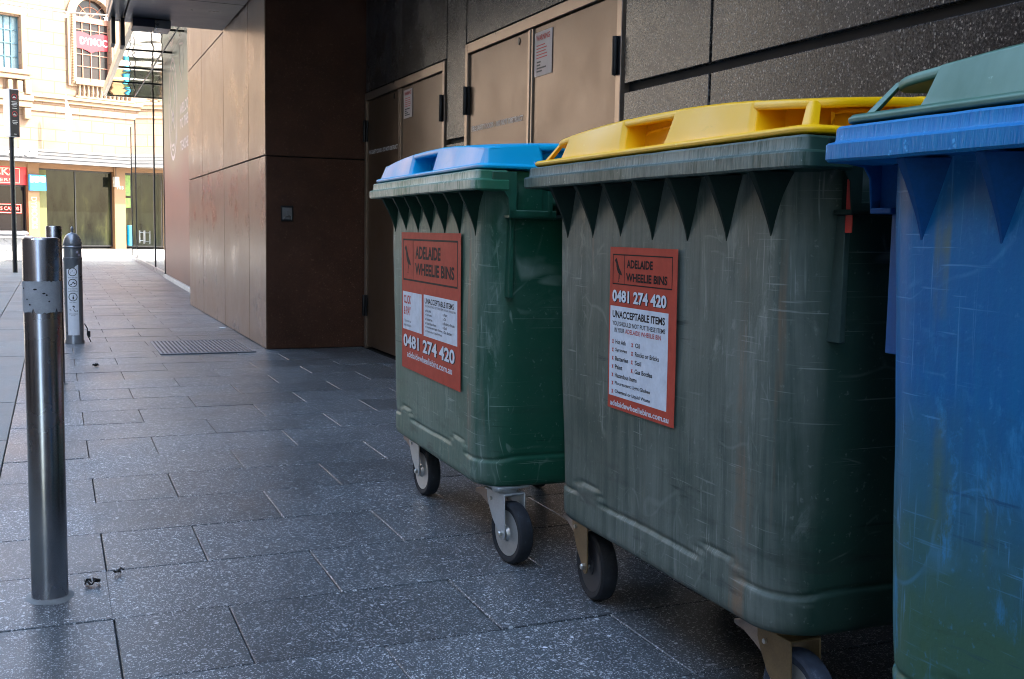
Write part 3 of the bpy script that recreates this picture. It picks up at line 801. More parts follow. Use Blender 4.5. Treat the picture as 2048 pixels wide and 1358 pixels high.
M_hub_black = plain('black_hub', (.022,.022,.026), .45)

def flex(o, amp, s=6):
    """buckle a thin sheet slightly along its own normal (local z)"""
    for v in o.data.vertices:
        v.co.x += noise.noise(Vector((v.co.y*s, v.co.z*s, 1.3)))*amp
def sticker_frame(z, y):
    a, _ = sect(z); return Vector((-a-.0045, y, z))
def sheet(b, P, u0, u1, v0, v1, off, mi=0, nu=36, nv=40):
    """subdivided sheet that follows the body; P(u,v,off) gives the point"""
    vs = [P(u0+(u1-u0)*i/nu, v0+(v1-v0)*j/nv, off) for j in range(nv+1) for i in range(nu+1)]
    fs = [(j*(nu+1)+i, j*(nu+1)+i+1, (j+1)*(nu+1)+i+1, (j+1)*(nu+1)+i) for j in range(nv) for i in range(nu)]
    b.add(vs, fs, mi)
def frame_rect(b, P, u0, u1, v0, v1, th, off, mi=0):
    for a, c, d_, f_ in ((u0,u1,v0,v0+th),(u0,u1,v1-th,v1),(u0,u0+th,v0+th,v1-th),(u1-th,u1,v0+th,v1-th)): sheet(b, P, a, c, d_, f_, off, mi, 6, 6)
def put_text(b, P, s, u, v, w, h, off, mi=0, bold=.0):
    """text with lower left (u,v) measured from the sheet's top left, v down"""
    t = MB(); t.text(s, w, h, (0,0,0), (1,0,0), (0,1,0), 0, bold=bold)
    b.add([P(u+p[0], v-p[1], off) for p in t.v], t.f, mi)
BIRD = [[(.20,.98),(.16,.93),(.02,.88),(.17,.90),(.24,.84),(.28,.72),(.36,.64),(.60,.56),(.82,.40),(.96,.24),(.80,.30),(.62,.30),(.42,.38),(.30,.50),(.22,.64),(.20,.78),(.22,.90),(.27,.96)],
        [(.52,.34),(.57,.34),(.55,.18),(.50,.02),(.62,0),(.40,0),(.46,.03),(.50,.18)], [(.62,.34),(.67,.33),(.62,.20),(.66,.14),(.62,.12),(.57,.20)]]
def put_bird(b, P, u, v, w, h, off, mi):
    for poly in BIRD: b.add([P(u+x*w, v+(1-y)*h, off) for x, y in poly], [tuple(range(len(poly)))], mi)
def ink(name, col): 
    m = Mat(name); n = m.noise(m.coord(), 30, 4, .7)
    m.set(m.ramp(n, [(.25, tuple(x*.85 for x in col)), (.7, tuple(min(1,x*1.12) for x in col))]), .6, 0, .12); return m.m
I_red, I_white, I_dark, I_lred = ink('sticker_red', (.42,.060,.036)), ink('sticker_white', (.60,.64,.70)), ink('sticker_black', (.010,.006,.008)), ink('text_red', (.45,.06,.05))
def make_P(ytop_left, ztop_left, k=1):
    def P(u, v, off):
        y = ytop_left-u*k; z = ztop_left-v
        p = sticker_frame(z, y); w = noise.noise(Vector((y*7, z*5, 2.2)))*.0012
        return (p.x-off*.3+w, p.y, p.z)
    return P
def sticker_two(root):
    P = make_P(.185, .932); W_, H_ = .305, .376
    b = MB(); sheet(b, P, 0, W_, 0, H_, 0); s = b.build('sticker', I_red, root, smooth=60)
    b = MB(); sheet(b, P, .006, .272, .136, .346, .0008, 0); pnl = b.build('white_panel', I_white, s, smooth=60)
    b = MB()
    frame_rect(b, P, .014, .285, .016, .086, .0028, .0010, 0); sheet(b, P, .070, .0725, .016, .086, .0010, 0, 1, 6)
    put_bird(b, P, .022, .024, .042, .056, .0012, 0)
    put_text(b, P, "ADELAIDE", .082, .047, .120, .019, .0018, 0, .035); put_text(b, P, "WHEELIE BINS", .080, .077, .185, .019, .0018, 0, .035)
    put_text(b, P, "UNACCEPTABLE ITEMS", .018, .163, .240, .017, .0018, 0, .03)
    put_text(b, P, "YOU SHOULD NOT PUT THESE ITEMS", .018, .181, .242, .0105, .0018, 0, .015)
    put_text(b, P, "IN YOUR", .030, .196, .048, .0105, .0018, 0, .015); put_text(b, P, "ADELAIDE WHEELIE BIN", .082, .196, .160, .0105, .0018, 1, .015)
    for k, t_ in enumerate(("Hot Ash","Syringes","Batteries","Paint","Hazardous Items","Flourescent Light Globes","Chemical or Liquid Waste")):
        v = .2235+k*.0195; put_text(b, P, t_, .036, v, len(t_)*.0068+.002, .0105, .0018, 0, .02)
        put_text(b, P, "x", .019, v, .009, .009, .0018, 1, .06)
    for k, t_ in enumerate(("Oil","Rocks or Bricks","Soil","Gas Bottles")):
        v = .2235+k*.0195; put_text(b, P, t_, .130, v, len(t_)*.0070+.001, .0105, .0018, 0, .02)
        put_text(b, P, "x", .112, v, .009, .009, .0018, 1, .06)
    put_text(b, P, "0481 274 420", .0145+.002, .127+.001, .250, .029, .0010, 0, .06)
    put_text(b, P, "0481 274 420", .0145, .1265, .248, .028, .0016, 2, .035)
    put_text(b, P, "adelaidewheeliebins.com.au", .013, .3695, .270, .0135, .0014, 2, .02)
    b.build('lettering', [I_dark, I_lred, I_white], s)
def sticker_one(root):
    P = make_P(.335, .956, 1.14); W_, H_ = .575, .474
    b = MB(); sheet(b, P, 0, W_, 0, H_, 0); s = b.build('sticker', I_red, root, smooth=60)
    b = MB(); sheet(b, P, .012, .218, .205, .337, .0008, 0); b.build('white_panel', I_white, s, smooth=60)
    b = MB(); sheet(b, P, .238, .548, .203, .340, .0008, 0); b.build('white_panel', I_white, s, smooth=60)
    b = MB()
    frame_rect(b, P, .018, .550, .022, .166, .006, .0010, 0); sheet(b, P, .125, .129, .022, .166, .0010, 0, 1, 6)
    put_bird(b, P, .035, .042, .075, .098, .0012, 0)
    put_text(b, P, "ADELAIDE", .150, .088, .250, .042, .0020, 0, .035); put_text(b, P, "WHEELIE BINS", .148, .142, .375, .040, .0020, 0, .035)
    put_text(b, P, "CLICK", .024, .247, .080, .030, .0018, 1, .03); put_text(b, P, "& PAY", .024, .286, .078, .030, .0018, 1, .03)
    put_text(b, P, "Scan now to", .032, .311, .070, .010, .0018, 0, .0); put_text(b, P, "book collection", .024, .326, .084, .010, .0018, 0, .0)
    put_text(b, P, "UNACCEPTABLE ITEMS", .250, .232, .270, .018, .0018, 0, .02)
    put_text(b, P, "YOU SHOULD NOT PUT THESE ITEMS IN YOUR WHEELIE BIN", .250, .243, .285, .007, .0018, 0, .0)
    for k, t_ in enumerate(("x Hot Ash","x Syringes","x Batteries","x Hazardous Items","x Flourescent Light Globes","x Chemical or Liquid Waste")): put_text(b, P, t_, .254, .259+k*.0135, len(t_)*.0062, .0088, .0018, 0, .01)
    for k, t_ in enumerate(("x Paint","x Oil","x Rocks or Bricks","x Soil","x Gas Bottles")): put_text(b, P, t_, .420, .259+k*.0135, len(t_)*.0062, .0088, .0018, 0, .01)
    put_text(b, P, "0481 274 420", .024, .4005, .510, .046, .0010, 0, .06)
    put_text(b, P, "0481 274 420", .020, .3985, .506, .045, .0016, 2, .03)
    put_text(b, P, "adelaidewheeliebins.com.au", .060, .432, .445, .022, .0014, 2, .015)
    b.build('lettering', [I_dark, I_lred, I_white], s)

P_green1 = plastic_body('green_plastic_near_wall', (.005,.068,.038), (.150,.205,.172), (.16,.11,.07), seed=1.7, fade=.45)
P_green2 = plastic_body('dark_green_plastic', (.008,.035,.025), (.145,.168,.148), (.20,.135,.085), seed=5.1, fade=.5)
P_blue = plastic_body('blue_plastic', (.002,.10,.30), (.006,.16,.36), (.10,.15,.12), low_tint=(.045,.110,.060), zline=.56, seed=9.4, fade=.3)
R_green1 = rim_mat('green_rim_bleached', (.008,.12,.062), (.42,.46,.38), .95)
R_green2 = rim_mat('green_rim_dull', (.010,.040,.028), (.17,.21,.185), .75)
R_blue = rim_mat('blue_rim', (.002,.15,.42), (.015,.27,.52), .5)
G_green2 = worn('dull_green_web_shade', (.007,.019,.015), .6, 0, .3, 10, spec=.12)  # green darkened so the webs carry the shade under the rim
G_green1 = worn('green_guard', (.010,.075,.045), .42, 0, .25, 10)
G_end2 = worn('dull_green_fin', (.035,.062,.054), .5, 0, .3, 10, spec=.3)
G_end3 = worn('blue_fin', (.006,.08,.26), .5, 0, .3, 10, spec=.3)
G_web1 = worn('green_web_shade', (.004,.024,.015), .6, 0, .3, 10, spec=.12)  # shaded copy of the guard green, for the webs under the rim
G_blue = worn('blue_web_shade', (.004,.065,.22), .55, 0, .3, 10, spec=.15)  # blue darkened for the shade around the webs
L_blue = lid_mat('blue_lid', (.0,.38,.68), (.36,.46,.66))
L_yellow = lid_mat('yellow_lid', (.95,.52,.002), (.92,.54,.09))
L_green = lid_mat('green_lid', (.045,.13,.085), (.17,.30,.24))

def make_bin(name, label, loc, rz, mats, style, cast, yaws, seed, sticker=None, stripe=False, woff=.03):
    t = empty(name, loc, rz)
    tag(t, label, 'wheelie bin', 'four wheeled bins lined up along the wall')
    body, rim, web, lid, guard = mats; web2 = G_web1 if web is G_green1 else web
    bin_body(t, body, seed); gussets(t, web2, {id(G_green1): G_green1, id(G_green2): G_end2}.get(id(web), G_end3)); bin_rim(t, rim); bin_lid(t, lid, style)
    for sy in (-1, 1): side_guard(t, guard, sy)
    k = 0
    for sx in (-1, 1):
        for sy in (-1, 1):
            c = cast[1 if (sx < 0 and sy < 0 and len(cast) > 1) else 0]
            caster(t, sx*.225, sy*.428+woff, R(yaws[k]), *c); k += 1
    if sticker: sticker(t)
    if stripe:
        a, b0 = sect(1.0)
        MB().box(-.2705, -.2685, -b0-.034, -b0-.018, .97, 1.06).build('reflector', plain('red_reflector', (.5,.03,.02), .4), t)
    return t
zc_ = (M_zinc, M_tyre_grey, M_hub_silver, 'disc')
gb_ = (M_gold, M_tyre_black, M_hub_black, 'spoke')
gg_ = (M_gold, M_tyre_blue, M_hub_silver, 'disc')
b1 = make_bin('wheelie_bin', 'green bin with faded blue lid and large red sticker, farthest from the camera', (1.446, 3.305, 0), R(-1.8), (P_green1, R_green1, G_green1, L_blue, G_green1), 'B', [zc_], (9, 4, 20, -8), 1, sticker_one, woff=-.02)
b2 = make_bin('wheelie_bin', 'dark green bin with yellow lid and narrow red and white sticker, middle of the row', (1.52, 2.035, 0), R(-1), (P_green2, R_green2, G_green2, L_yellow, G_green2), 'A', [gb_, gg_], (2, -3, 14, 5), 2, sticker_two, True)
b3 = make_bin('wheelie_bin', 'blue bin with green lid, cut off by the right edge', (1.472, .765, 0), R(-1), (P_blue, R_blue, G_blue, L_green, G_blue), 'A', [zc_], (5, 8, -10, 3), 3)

# ================================================================ BOLLARDS
def bollard(loc, r, h, label, sleeve=True):
    t = empty('bollard', loc); tag(t, label, 'bollard', 'plain steel bollards along the kerb')
    MB().lathe([(r,-.02),(r,h-.006),(r-.0035,h-.001)], 48).build('post', M_steel, t, smooth=40)
    MB().lathe([(r-.006,h-.004),(r-.006,h+.0005)], 40).build('cap', M_steel_top, t, smooth=40)
    if sleeve:
        b = MB(); n = 64; rows = 6; z0, z1 = .742, .820
        vs = []
        for j in range(rows+1):
            for i in range(n):
                z = z0+(z1-z0)*j/rows
                if j == 0 : z += noise.noise(Vector((math.cos(i*.4)*2, math.sin(i*.35)*2, 0)))*.006 + (.010 if i % 13 == 4 else 0)
                if j == rows: z += noise.noise(Vector((math.cos(i*.5)*2, math.sin(i*.3)*2, 4)))*.004
                a = i*2*math.pi/n; q = r+.0012+noise.noise(Vector((math.cos(a)*4, math.sin(a)*4, z*30)))*.0006
                vs.append((q*math.cos(a), q*math.sin(a), z))
        fs = [(j*n+i, j*n+(i+1) % n, (j+1)*n+(i+1) % n, (j+1)*n+i) for j in range(rows) for i in range(n)]
        b.add(vs, fs); tp = b.build('tape_band', M_tape, t, smooth=60)
        # torn flecks where the tape is missing
        b = MB()
        for a, z, w in ((250, .800, .010), (205, .802, .007), (232, .762, .006), (275, .790, .008), (283, .786, .005), (222, .775, .005), (290,.77,.005)):
            a = R(a); q = r+.0024; k = [(math.cos(a+s_*w/r*.5)*q, math.sin(a+s_*w/r*.5)*q, z+dz) for s_, dz in ((-1,0),(-.3,-.002),(1,-.001),(.6,.002),(-.4,.0022))]
            b.add(k, [(0,1,2,3,4)])
        b.build('tear', M_black, tp)
    b = MB(); n = 40; ring0 = []; ring1 = []
    for i in range(n):
        a = i*2*math.pi/n; q = r+.016+.016*noise.noise(Vector((math.cos(a)*1.5, math.sin(a)*1.5, loc[1])))
        ring0.append((math.cos(a)*(r-.002), math.sin(a)*(r-.002), .007)); ring1.append((math.cos(a)*q, math.sin(a)*q, .0012))
    b.add(ring0+ring1, [(i, (i+1) % n, n+(i+1) % n, n+i) for i in range(n)])
    b.build('mortar_collar', worn('mortar', (.17,.18,.18), .7, 0, .25, 20), t, smooth=60)
    return t
bollard((-.030, 2.955, 0), .0445, .928, 'brushed steel bollard with grey tape band, large in the left foreground')
bollard((.000, 7.02, 0), .0445, .955, 'brushed steel bollard half hidden behind the taped one', sleeve=False)
# domed cast bollard with the notice strip
t = empty('domed_bollard', (.137, 9.47, 0)); tag(t, 'grey domed bollard with ball finial and white strip of prohibition signs', 'bollard')
MB().lathe([(.078,-.02),(.078,.02),(.0725,.03),(.071,.675),(.074,.68),(.074,.70),(.070,.702),(.070,.775),(.074,.779),(.076,.786),(.073,.792),(.070,.796),(.0735,.802),(.072,.822),(.064,.852),(.050,.878),(.032,.893),(.014,.899),(.010,.905),(.0085,.915),(.013,.925),(.014,.934),(.010,.944),(.004,.952)], 48).build('post', M_grey, t, smooth=40)
def cyl_P(r, a0, ztop_):
    def P(u, v, off):
        a = a0 + u/r; return ((r+off)*math.cos(a), (r+off)*math.sin(a), ztop_-v)
    return P
w_ = .092; P = cyl_P(.0728, R(-90-4)-w_/2/.0728, .625)
b = MB()
nu, nv = 12, 2
vs = []
for j in range(nv+1):
    for i in range(nu+1):
        u = w_*i/nu; top_ = max(0, .022-.10*abs(u-w_*.5)) if False else (.018*(1-i/nu) if i < 9 else -.02*(i-8)/4)
        vs.append(P(u, (top_ if j == 0 else .555*j/nv), .0005))
b.add(vs, [(j*(nu+1)+i, j*(nu+1)+i+1, (j+1)*(nu+1)+i+1, (j+1)*(nu+1)+i) for j in range(nv) for i in range(nu)])
stp = b.build('notice_strip', worn('pale_notice', (.80,.81,.84), .4, 0, .08, 10), t)
b = MB()
def ringP(b, P, cu, cv, r, th, off):
    n = 32
    vs = [P(cu+math.cos(k*2*math.pi/n)*(r-q), cv+math.sin(k*2*math.pi/n)*(r-q), off) for k in range(n) for q in (0, th)]
    b.add(vs, [(2*k, 2*((k+1) % n), 2*((k+1) % n)+1, 2*k+1) for k in range(n)])
def lineP(b, P, u0, v0, u1, v1, th, off):
    L = math.hypot(u1-u0, v1-v0); px, py = -(v1-v0)/L*th/2, (u1-u0)/L*th/2
    b.add([P(u0+px, v0+py, off), P(u1+px, v1+py, off), P(u1-px, v1-py, off), P(u0-px, v0-py, off)], [(0,1,2,3)])
for cv in (.040, .130, .243):
    ringP(b, P, w_*.5, cv, .034, .0055, .0012); lineP(b, P, w_*.5-.023, cv-.023, w_*.5+.023, cv+.023, .006, .0014)
lineP(b, P, w_*.5-.014, .048, w_*.5+.014, .048, .008, .0010); lineP(b, P, w_*.5-.004, .038, w_*.5+.003, .028, .003, .0010)
for q in ((-.012,.142),(.004,.126),(.016,.134)): ringP(b, P, w_*.5+q[0], q[1], .006, .006, .0010)
lineP(b, P, w_*.5-.012, .142, w_*.5, .130, .003, .0010)
lineP(b, P, w_*.5+.002, .240, w_*.5+.002, .262, .010, .0010); lineP(b, P, w_*.5+.002, .225, w_*.5+.002, .240, .004, .0010)
for s_, v, w2 in (("SMOKE FREE ZONE", .090, .074), ("NO SKATEBOARDS", .180, .070), ("OR SMALL", .191, .040), ("WHEELED VEHICLES", .202, .074), ("DRY AREA", .292, .052), ("CCTV CAMERAS", .385, .066), ("IN USE", .397, .030)):
    put_text(b, P, s_, w_*.5-w2/2, v, w2, .0075, .0012, 0)
b.add([P(u, v, .0012) for u, v in ((.018,.345),(.045,.312),(.058,.318),(.056,.330),(.030,.352),(.020,.352))], [(0,1,2,3,4,5)])
lineP(b, P, .046, .335, .060, .362, .004, .0012); lineP(b, P, .058, .360, .078, .356, .004, .0012); lineP(b, P, .077, .350, .077, .366, .003, .0012)
b.build('lettering', M_black_ink, stp)
b = MB()
for a, z in ((R(-62), .742), (R(-48), .722)):
    M = Matrix.Translation((math.cos(a)*.071, math.sin(a)*.071, z)) @ Matrix.Rotation(a, 4, 'Z') @ Matrix.Rotation(R(90), 4, 'Y')
    b.lathe([(.011,0),(.010,.002),(.006,.003)], 14, 0, M)
b.build('screw_head', plain('lilac_dot', (.5,.48,.60), .4), t)
# lock and chain at its foot
b = MB(); b.tube([(.078,-.01,.16),(.10,-.02,.12),(.098,-.02,.07),(.125,-.03,.01)], .005, 6); b.box(.10,.122,-.035,-.02,.05,.10); b.build('padlock', M_black, t, bevel=.002)

# ================================================================ PAVEMENT THINGS
dg = empty('drain_grate', (1.075, 8.915, .003)); tag(dg, 'galvanised slotted drain grate set in the paving at the foot of the brown pier', 'drain grate')
gx, gy = .355, .485
b = MB()
b.box(-gx,gx,-gy,-gy+.025,-.02,.006).box(-gx,gx,gy-.025,gy,-.02,.006).box(-gx,-gx+.02,-gy+.025,gy-.025,-.02,.006).box(gx-.02,gx,-gy+.025,gy-.025,-.02,.006).box(-gx+.02,gx-.02,-.012,.012,-.02,.0055)
b.build('frame', worn('grate_steel', (.17,.18,.20), .45, .6, .2, 15), dg, bevel=.002)
b = MB()
for i in range(22):
    x = -gx+.02+.030*i+.012
    if x+.018 > gx-.02: break
    for s0, s1 in ((-gy+.025,-.012),(.012,gy-.025)): b.box(x, x+.017, s0, s1, -.02, .005)
b.build('bars', worn('grate_bars', (.19,.20,.22), .42, .6, .2, 15), dg)
MB().box(-gx+.02,gx-.02,-gy+.025,gy-.025,-.002,-.0005).build('pit', M_joint, dg)
M_leaf = worn('dry_leaf', (.018,.016,.014), .8, 0, .3, 40)
def leaf(loc, rz, s, label, seed):
    rnd = random.Random(seed); b = MB(); n = 7
    for k in range(3):
        ox, oy = rnd.uniform(-.5,.5)*s, rnd.uniform(-.25,.25)*s; a = rnd.uniform(0, 3); L = s*rnd.uniform(.35,.6)
        top = []; bot = []
        for i in range(n):
            q = i/(n-1); w = math.sin(q*math.pi)**.8*L*.28+.0006; u = (q-.5)*L; zz = .003+.012*math.sin(q*4+k)**2*s/.06
            top.append((ox+u*math.cos(a)-w*math.sin(a), oy+u*math.sin(a)+w*math.cos(a), zz+.004)); bot.append((ox+u*math.cos(a)+w*math.sin(a), oy+u*math.sin(a)-w*math.cos(a), zz))
        vs = top+bot; b.add(vs, [(i, i+1, n+i+1, n+i) for i in range(n-1)])
    o = b.build('dead_leaf', M_leaf, None, smooth=60); o.location = loc; o.rotation_euler = (0,0,rz)
    sol = o.modifiers.new('thick', 'SOLIDIFY'); sol.thickness = .0012
    tag(o, label, 'leaf', 'dead leaves on the paving'); return o
leaf((.085, 3.02, .001), .2, .055, 'crumpled dead leaf on the paving just right of the taped bollard', 1)
leaf((.23, 7.80, .001), .6, .085, 'small dark leaf on the paving beyond the bollards', 2)
leaf((.145, 3.10, .001), 1.0, .035, 'broken leaf scrap on the paving beside the crumpled leaf', 4)
pl_ = MB().lathe([(.030,0),(.034,.004),(.030,.008)], 12).build('litter_scrap', M_white, None); pl_.location = (1.47, 10.55, .001); tag(pl_, 'small white scrap of litter lying against the foot of the brown pier', 'litter')

# sign box on pole
sp = empty('sign_post', (-.725, 23.7, 0)); tag(sp, 'tall dark pole carrying a double sided black and silver sign box', 'sign')
MB().lathe([(.046,-.02),(.046,3.3)], 20).build('pole', M_black, sp, smooth=40)
bx = empty('sign_box', (.010, 0, 2.67), R(32), sp)
MB().box(-.10,.10,-.115,.115,0,.93).build('casing', worn('silver_casing', (.42,.44,.48), .4, .4, .1, 6), bx, bevel=.006)
MB().box(-.094,.094,-.119,-.1155,.012,.918).build('face', plain('black_face', (.012,.010,.014), .4), bx)
b = MB()
P = lambda u, v, off: (-.094+u, -.1195-off, .918-v)
ringP(b, P, .094, .135, .055, .010, .001); ringP(b, P, .094, .470, .055, .010, .001)
M_pale = plain('pale_print', (.6,.6,.6), .5)
b.build('emblem', plain('red_ring', (.45,.02,.03), .5), bx)
b = MB()
for cv in (.135, .47):
    lineP(b, P, .06, cv+.018, .125, cv+.018, .014, .001); lineP(b, P, .075, cv, .10, cv, .012, .001)
for v, w2 in ((.235,.12),(.262,.10),(.289,.12),(.316,.08),(.36,.10),(.60,.10),(.63,.12),(.66,.08),(.86,.05)): lineP(b, P, .094-w2/2, v, .094+w2/2, v, .010, .001)
b.build('lettering', M_pale, bx)

# street bench
sb = empty('street_bench', (-1.55, 43.0, 0), R(4)); tag(sb, 'low silver street seat with rounded top, partly hidden by the near bollard', 'bench')
MB().loft([[(x,y,z) for x,y in rrect(.85+o_,.32+o_,.26,8,6)] for o_, z in ((-.10,.46),(-.02,.475),(0,.50),(0,.54),(-.03,.56))]).build('seat', M_steel_top, sb, smooth=40)
MB().loft([[(x,y,z) for x,y in rrect(.72+o_,.30+o_,.22,8,6)] for o_, z in ((-.02,.60),(.0,.62),(0,.66),(-.06,.72),(-.25,.755))]).build('top', M_steel_top, sb, smooth=40)
MB().box(-.6,.6,-.18,.18,0,.61).build('base', M_grey, sb, bevel=.02)

# ================================================================ FACADE ACROSS THE STREET
al = math.atan2(.415, .91)
FB = empty('arcade_building', (1.074, 47.656, 0), al)
tag(FB, 'sunlit cream stone arcade building with arched window and shops across the street', 'building')
m = Mat('cream_stone'); v = m.coord()
br = m.node('ShaderNodeTexBrick'); br.offset = .5; br.inputs['Scale'].default_value = 1; br.inputs['Mortar Size'].default_value = .018
br.inputs['Brick Width'].default_value = 1.0; br.inputs['Row Height'].default_value = .475; br.inputs['Color1'].default_value = (.235,.150,.096,1); br.inputs['Color2'].default_value = (.265,.175,.118,1); br.inputs['Mortar'].default_value = (.12,.07,.04,1)
sw = m.node('ShaderNodeSeparateXYZ'); cb2 = m.node('ShaderNodeCombineXYZ'); m.link(m.tc.outputs['Object'], sw.inputs[0]); m.link(sw.outputs[0], cb2.inputs[0]); m.link(sw.outputs[2], cb2.inputs[1]); m.link(cb2.outputs[0], br.inputs['Vector'])
c = m.mix(m.ramp(m.noise(v, .7, 5, .6), [(.35, 0), (.7, .6)]), br.outputs[0], (.18,.11,.062))
m.set(c, .8); m.bump(m.noise(v, 8, 4), .2, .02); M_stone = m
M_trim = worn('stone_trim', (.25,.172,.105), .75, 0, .14, 3)
M_tan = worn('tan_stone', (.20,.105,.045), .6, 0, .14, 2)
M_wframe = plain('window_frame_red', (.30,.13,.08), .5)
WL = (-3.35, -2.32, 6.93, 8.95)      # left window
AW = (-.10, 1.36, 6.92, 9.35)        # arched window
b = MB()
xs_ = [-14, WL[0], WL[1], AW[0], AW[1], 26]
for i in range(5):
    x0, x1 = xs_[i], xs_[i+1]
    if i == 1: zz = ((3.9, WL[2]), (WL[3], 14))
    elif i == 3: zz = ((3.9, AW[2]), (10.15, 14))
    else: zz = ((3.9, 14),)
    for z0, z1 in zz: b.box(x0, x1, 0, .5, z0, z1)
# spandrels of the arch
cx_, ra = (AW[0]+AW[1])/2, (AW[1]-AW[0])/2; n = 16
arc = [(cx_+ra*math.cos(math.pi*k/n), AW[3]+ra*math.sin(math.pi*k/n)) for k in range(n+1)]
for k in range(n):
    (xa, za), (xb, zb) = arc[k], arc[k+1]
    b.add([(xa,0,za),(xb,0,zb),(xb,0,10.15),(xa,0,10.15),(xa,.3,za),(xb,.3,zb),(xb,.3,10.15),(xa,.3,10.15)], [(0,1,2,3),(0,4,5,1)])
b.build('wall', M_stone, FB)
MB().box(-14,26,.5,8,-.02,14).build('rear_mass', M_joint, FB)
def muntin_window(name, x0, x1, z0, z1, nx, nz, glass, frame, y=.22, bw=.035, arch=False):
    gl = MB(); gl.box(x0, x1, y, y+.03, z0, z1)
    if arch: gl.prism([(x0, z1)] + [(p[0], p[1]) for p in arc[::-1]] + [(x1, z1)], -(y+.03), -y, Matrix(((1,0,0,0),(0,0,-1,0),(0,1,0,0),(0,0,0,1))))
    w = gl.build('window', glass, FB)
    fr = MB()
    for k in range(nx+1): x = x0+(x1-x0)*k/nx; fr.box(x-bw/2, x+bw/2, y-.05, y-.002, z0, z1)
    for k in range(nz+1): z = z0+(z1-z0)*k/nz; fr.box(x0, x1, y-.045, y-.004, z-bw/2, z+bw/2)
    if arch:
        fr.box(x0, x1, y-.08, y-.003, z1-.20, z1+.02)
        for a in (45, 90, 135): fr.tube([(cx_, y-.02, z1), (cx_+ra*math.cos(R(a)), y-.02, z1+ra*math.sin(R(a)))], .018, 6)
        fr.tube([(cx_+ra*.62*math.cos(math.pi*k/12), y-.02, z1+ra*.62*math.sin(math.pi*k/12)) for k in range(13)], .018, 6)
    fr.build('frame', frame, w)
    return w
muntin_window('w', *WL, 4, 4, plain('blue_grey_pane', (.12,.19,.21), .15, spec=.3), plain('blue_frame', (.05,.13,.18), .5))
aw_ = muntin_window('w', AW[0], AW[1], AW[2], AW[3], 4, 5, plain('brown_pane', (.03,.022,.02), .12, spec=.2), M_wframe, arch=True)
# red banner hung inside
b = MB(); M2 = Matrix(((1,0,0,0),(0,0,-1,0),(0,1,0,0),(0,0,0,1)))
b.prism([(-.09,8.12),(-.09,8.76),(.2,8.78),(.42,8.74),(.63,8.66),(.84,8.74),(1.06,8.78),(1.35,8.76),(1.35,8.12),(1.0,8.10),(.80,8.05),(.63,7.97),(.46,8.05),(.26,8.10)], -.17, -.15, M2)
bn = b.build('red_banner', plain('banner_red', (.30,.015,.025), .5), aw_)
MB().text("DYMOC", 1.16, .29, (.16, .148, 8.28), (1,0,0), (0,0,1), 0, bold=.02).build('lettering', M_white, bn)
# arched surround, quoins, brackets, ledges, balustrade
b = MB()
b.box(AW[0]-.36, AW[0]-.02, -.10, .02, 6.55, AW[3]).box(AW[1]+.02, AW[1]+.36, -.10, .02, 6.55, AW[3])
b.box(AW[0]-.25, AW[0]-.12, -.13, -.10, 6.62, AW[3]).box(AW[1]+.12, AW[1]+.25, -.13, -.10, 6.62, AW[3])
for k in range(n*1):
    a0, a1 = math.pi*k/n, math.pi*(k+1)/n
    q = [(cx_+r_*math.cos(a), AW[3]+r_*math.sin(a)) for r_, a in ((ra+.02,a0),(ra+.36,a0),(ra+.36,a1),(ra+.02,a1))]
    b.prism(q, .0, .10, M2)
b.build('arch_surround', M_trim, FB)
b = MB()
b.tube([(AW[0]-.185, -.135, 6.66+k*.0525) for k in range(53)], [.030 if k % 2 else .048 for k in range(53)], 8)
b.build('rope_moulding', M_tan, FB)
b = MB(); b.box(-14, 26, -.18, .02, 5.95, 6.08).box(-14, 26, -.10, .02, 5.80, 5.95).box(-14, 26, -.06, .02, 5.42, 5.52)
b.box(-.22, 2.3, -.20, .05, 6.62, 6.74).box(-.22, 2.3, -.20, .05, 6.08, 6.16)
b.build('cornice', M_trim, FB, bevel=.015)
bl0 = MB().lathe([(.05,6.16),(.05,6.19),(.03,6.22),(.055,6.32),(.05,6.40),(.028,6.50),(.045,6.58),(.05,6.62)], 10, 0, Matrix.Translation((0,0,0))).build('baluster', M_trim, FB, smooth=50)
for k in range(13):
    o = bl0 if k == 0 else bl0.copy()
    if k: C.objects.link(o); o.parent = FB
    o.location = (-.02+k*.185, -.10, 0)
b = MB(); b.box(-2.30,-2.10, -.10,.02, 6.9, 9.05).box(-14,-2.1,-.10,.02,9.0,9.2).box(-14,-2.0,-.28,.02,6.74,6.92).box(-14,-2.06,-.22,.02,6.55,6.74)
b.box(-2.26,-2.02,-.25,.02,6.0,6.55).box(-2.55,-2.32,-.2,.02,6.05,6.5).box(-2.9,-2.72,-.2,.02,6.05,6.5).box(-14,-1.96,-.32,.02,5.74,5.95).box(-14,-2.0,-.26,.02,5.5,5.74).box(-2.3,-2.04,-.22,.02,5.05,5.5)
b.build('window_balcony', M_trim, FB, bevel=.03)
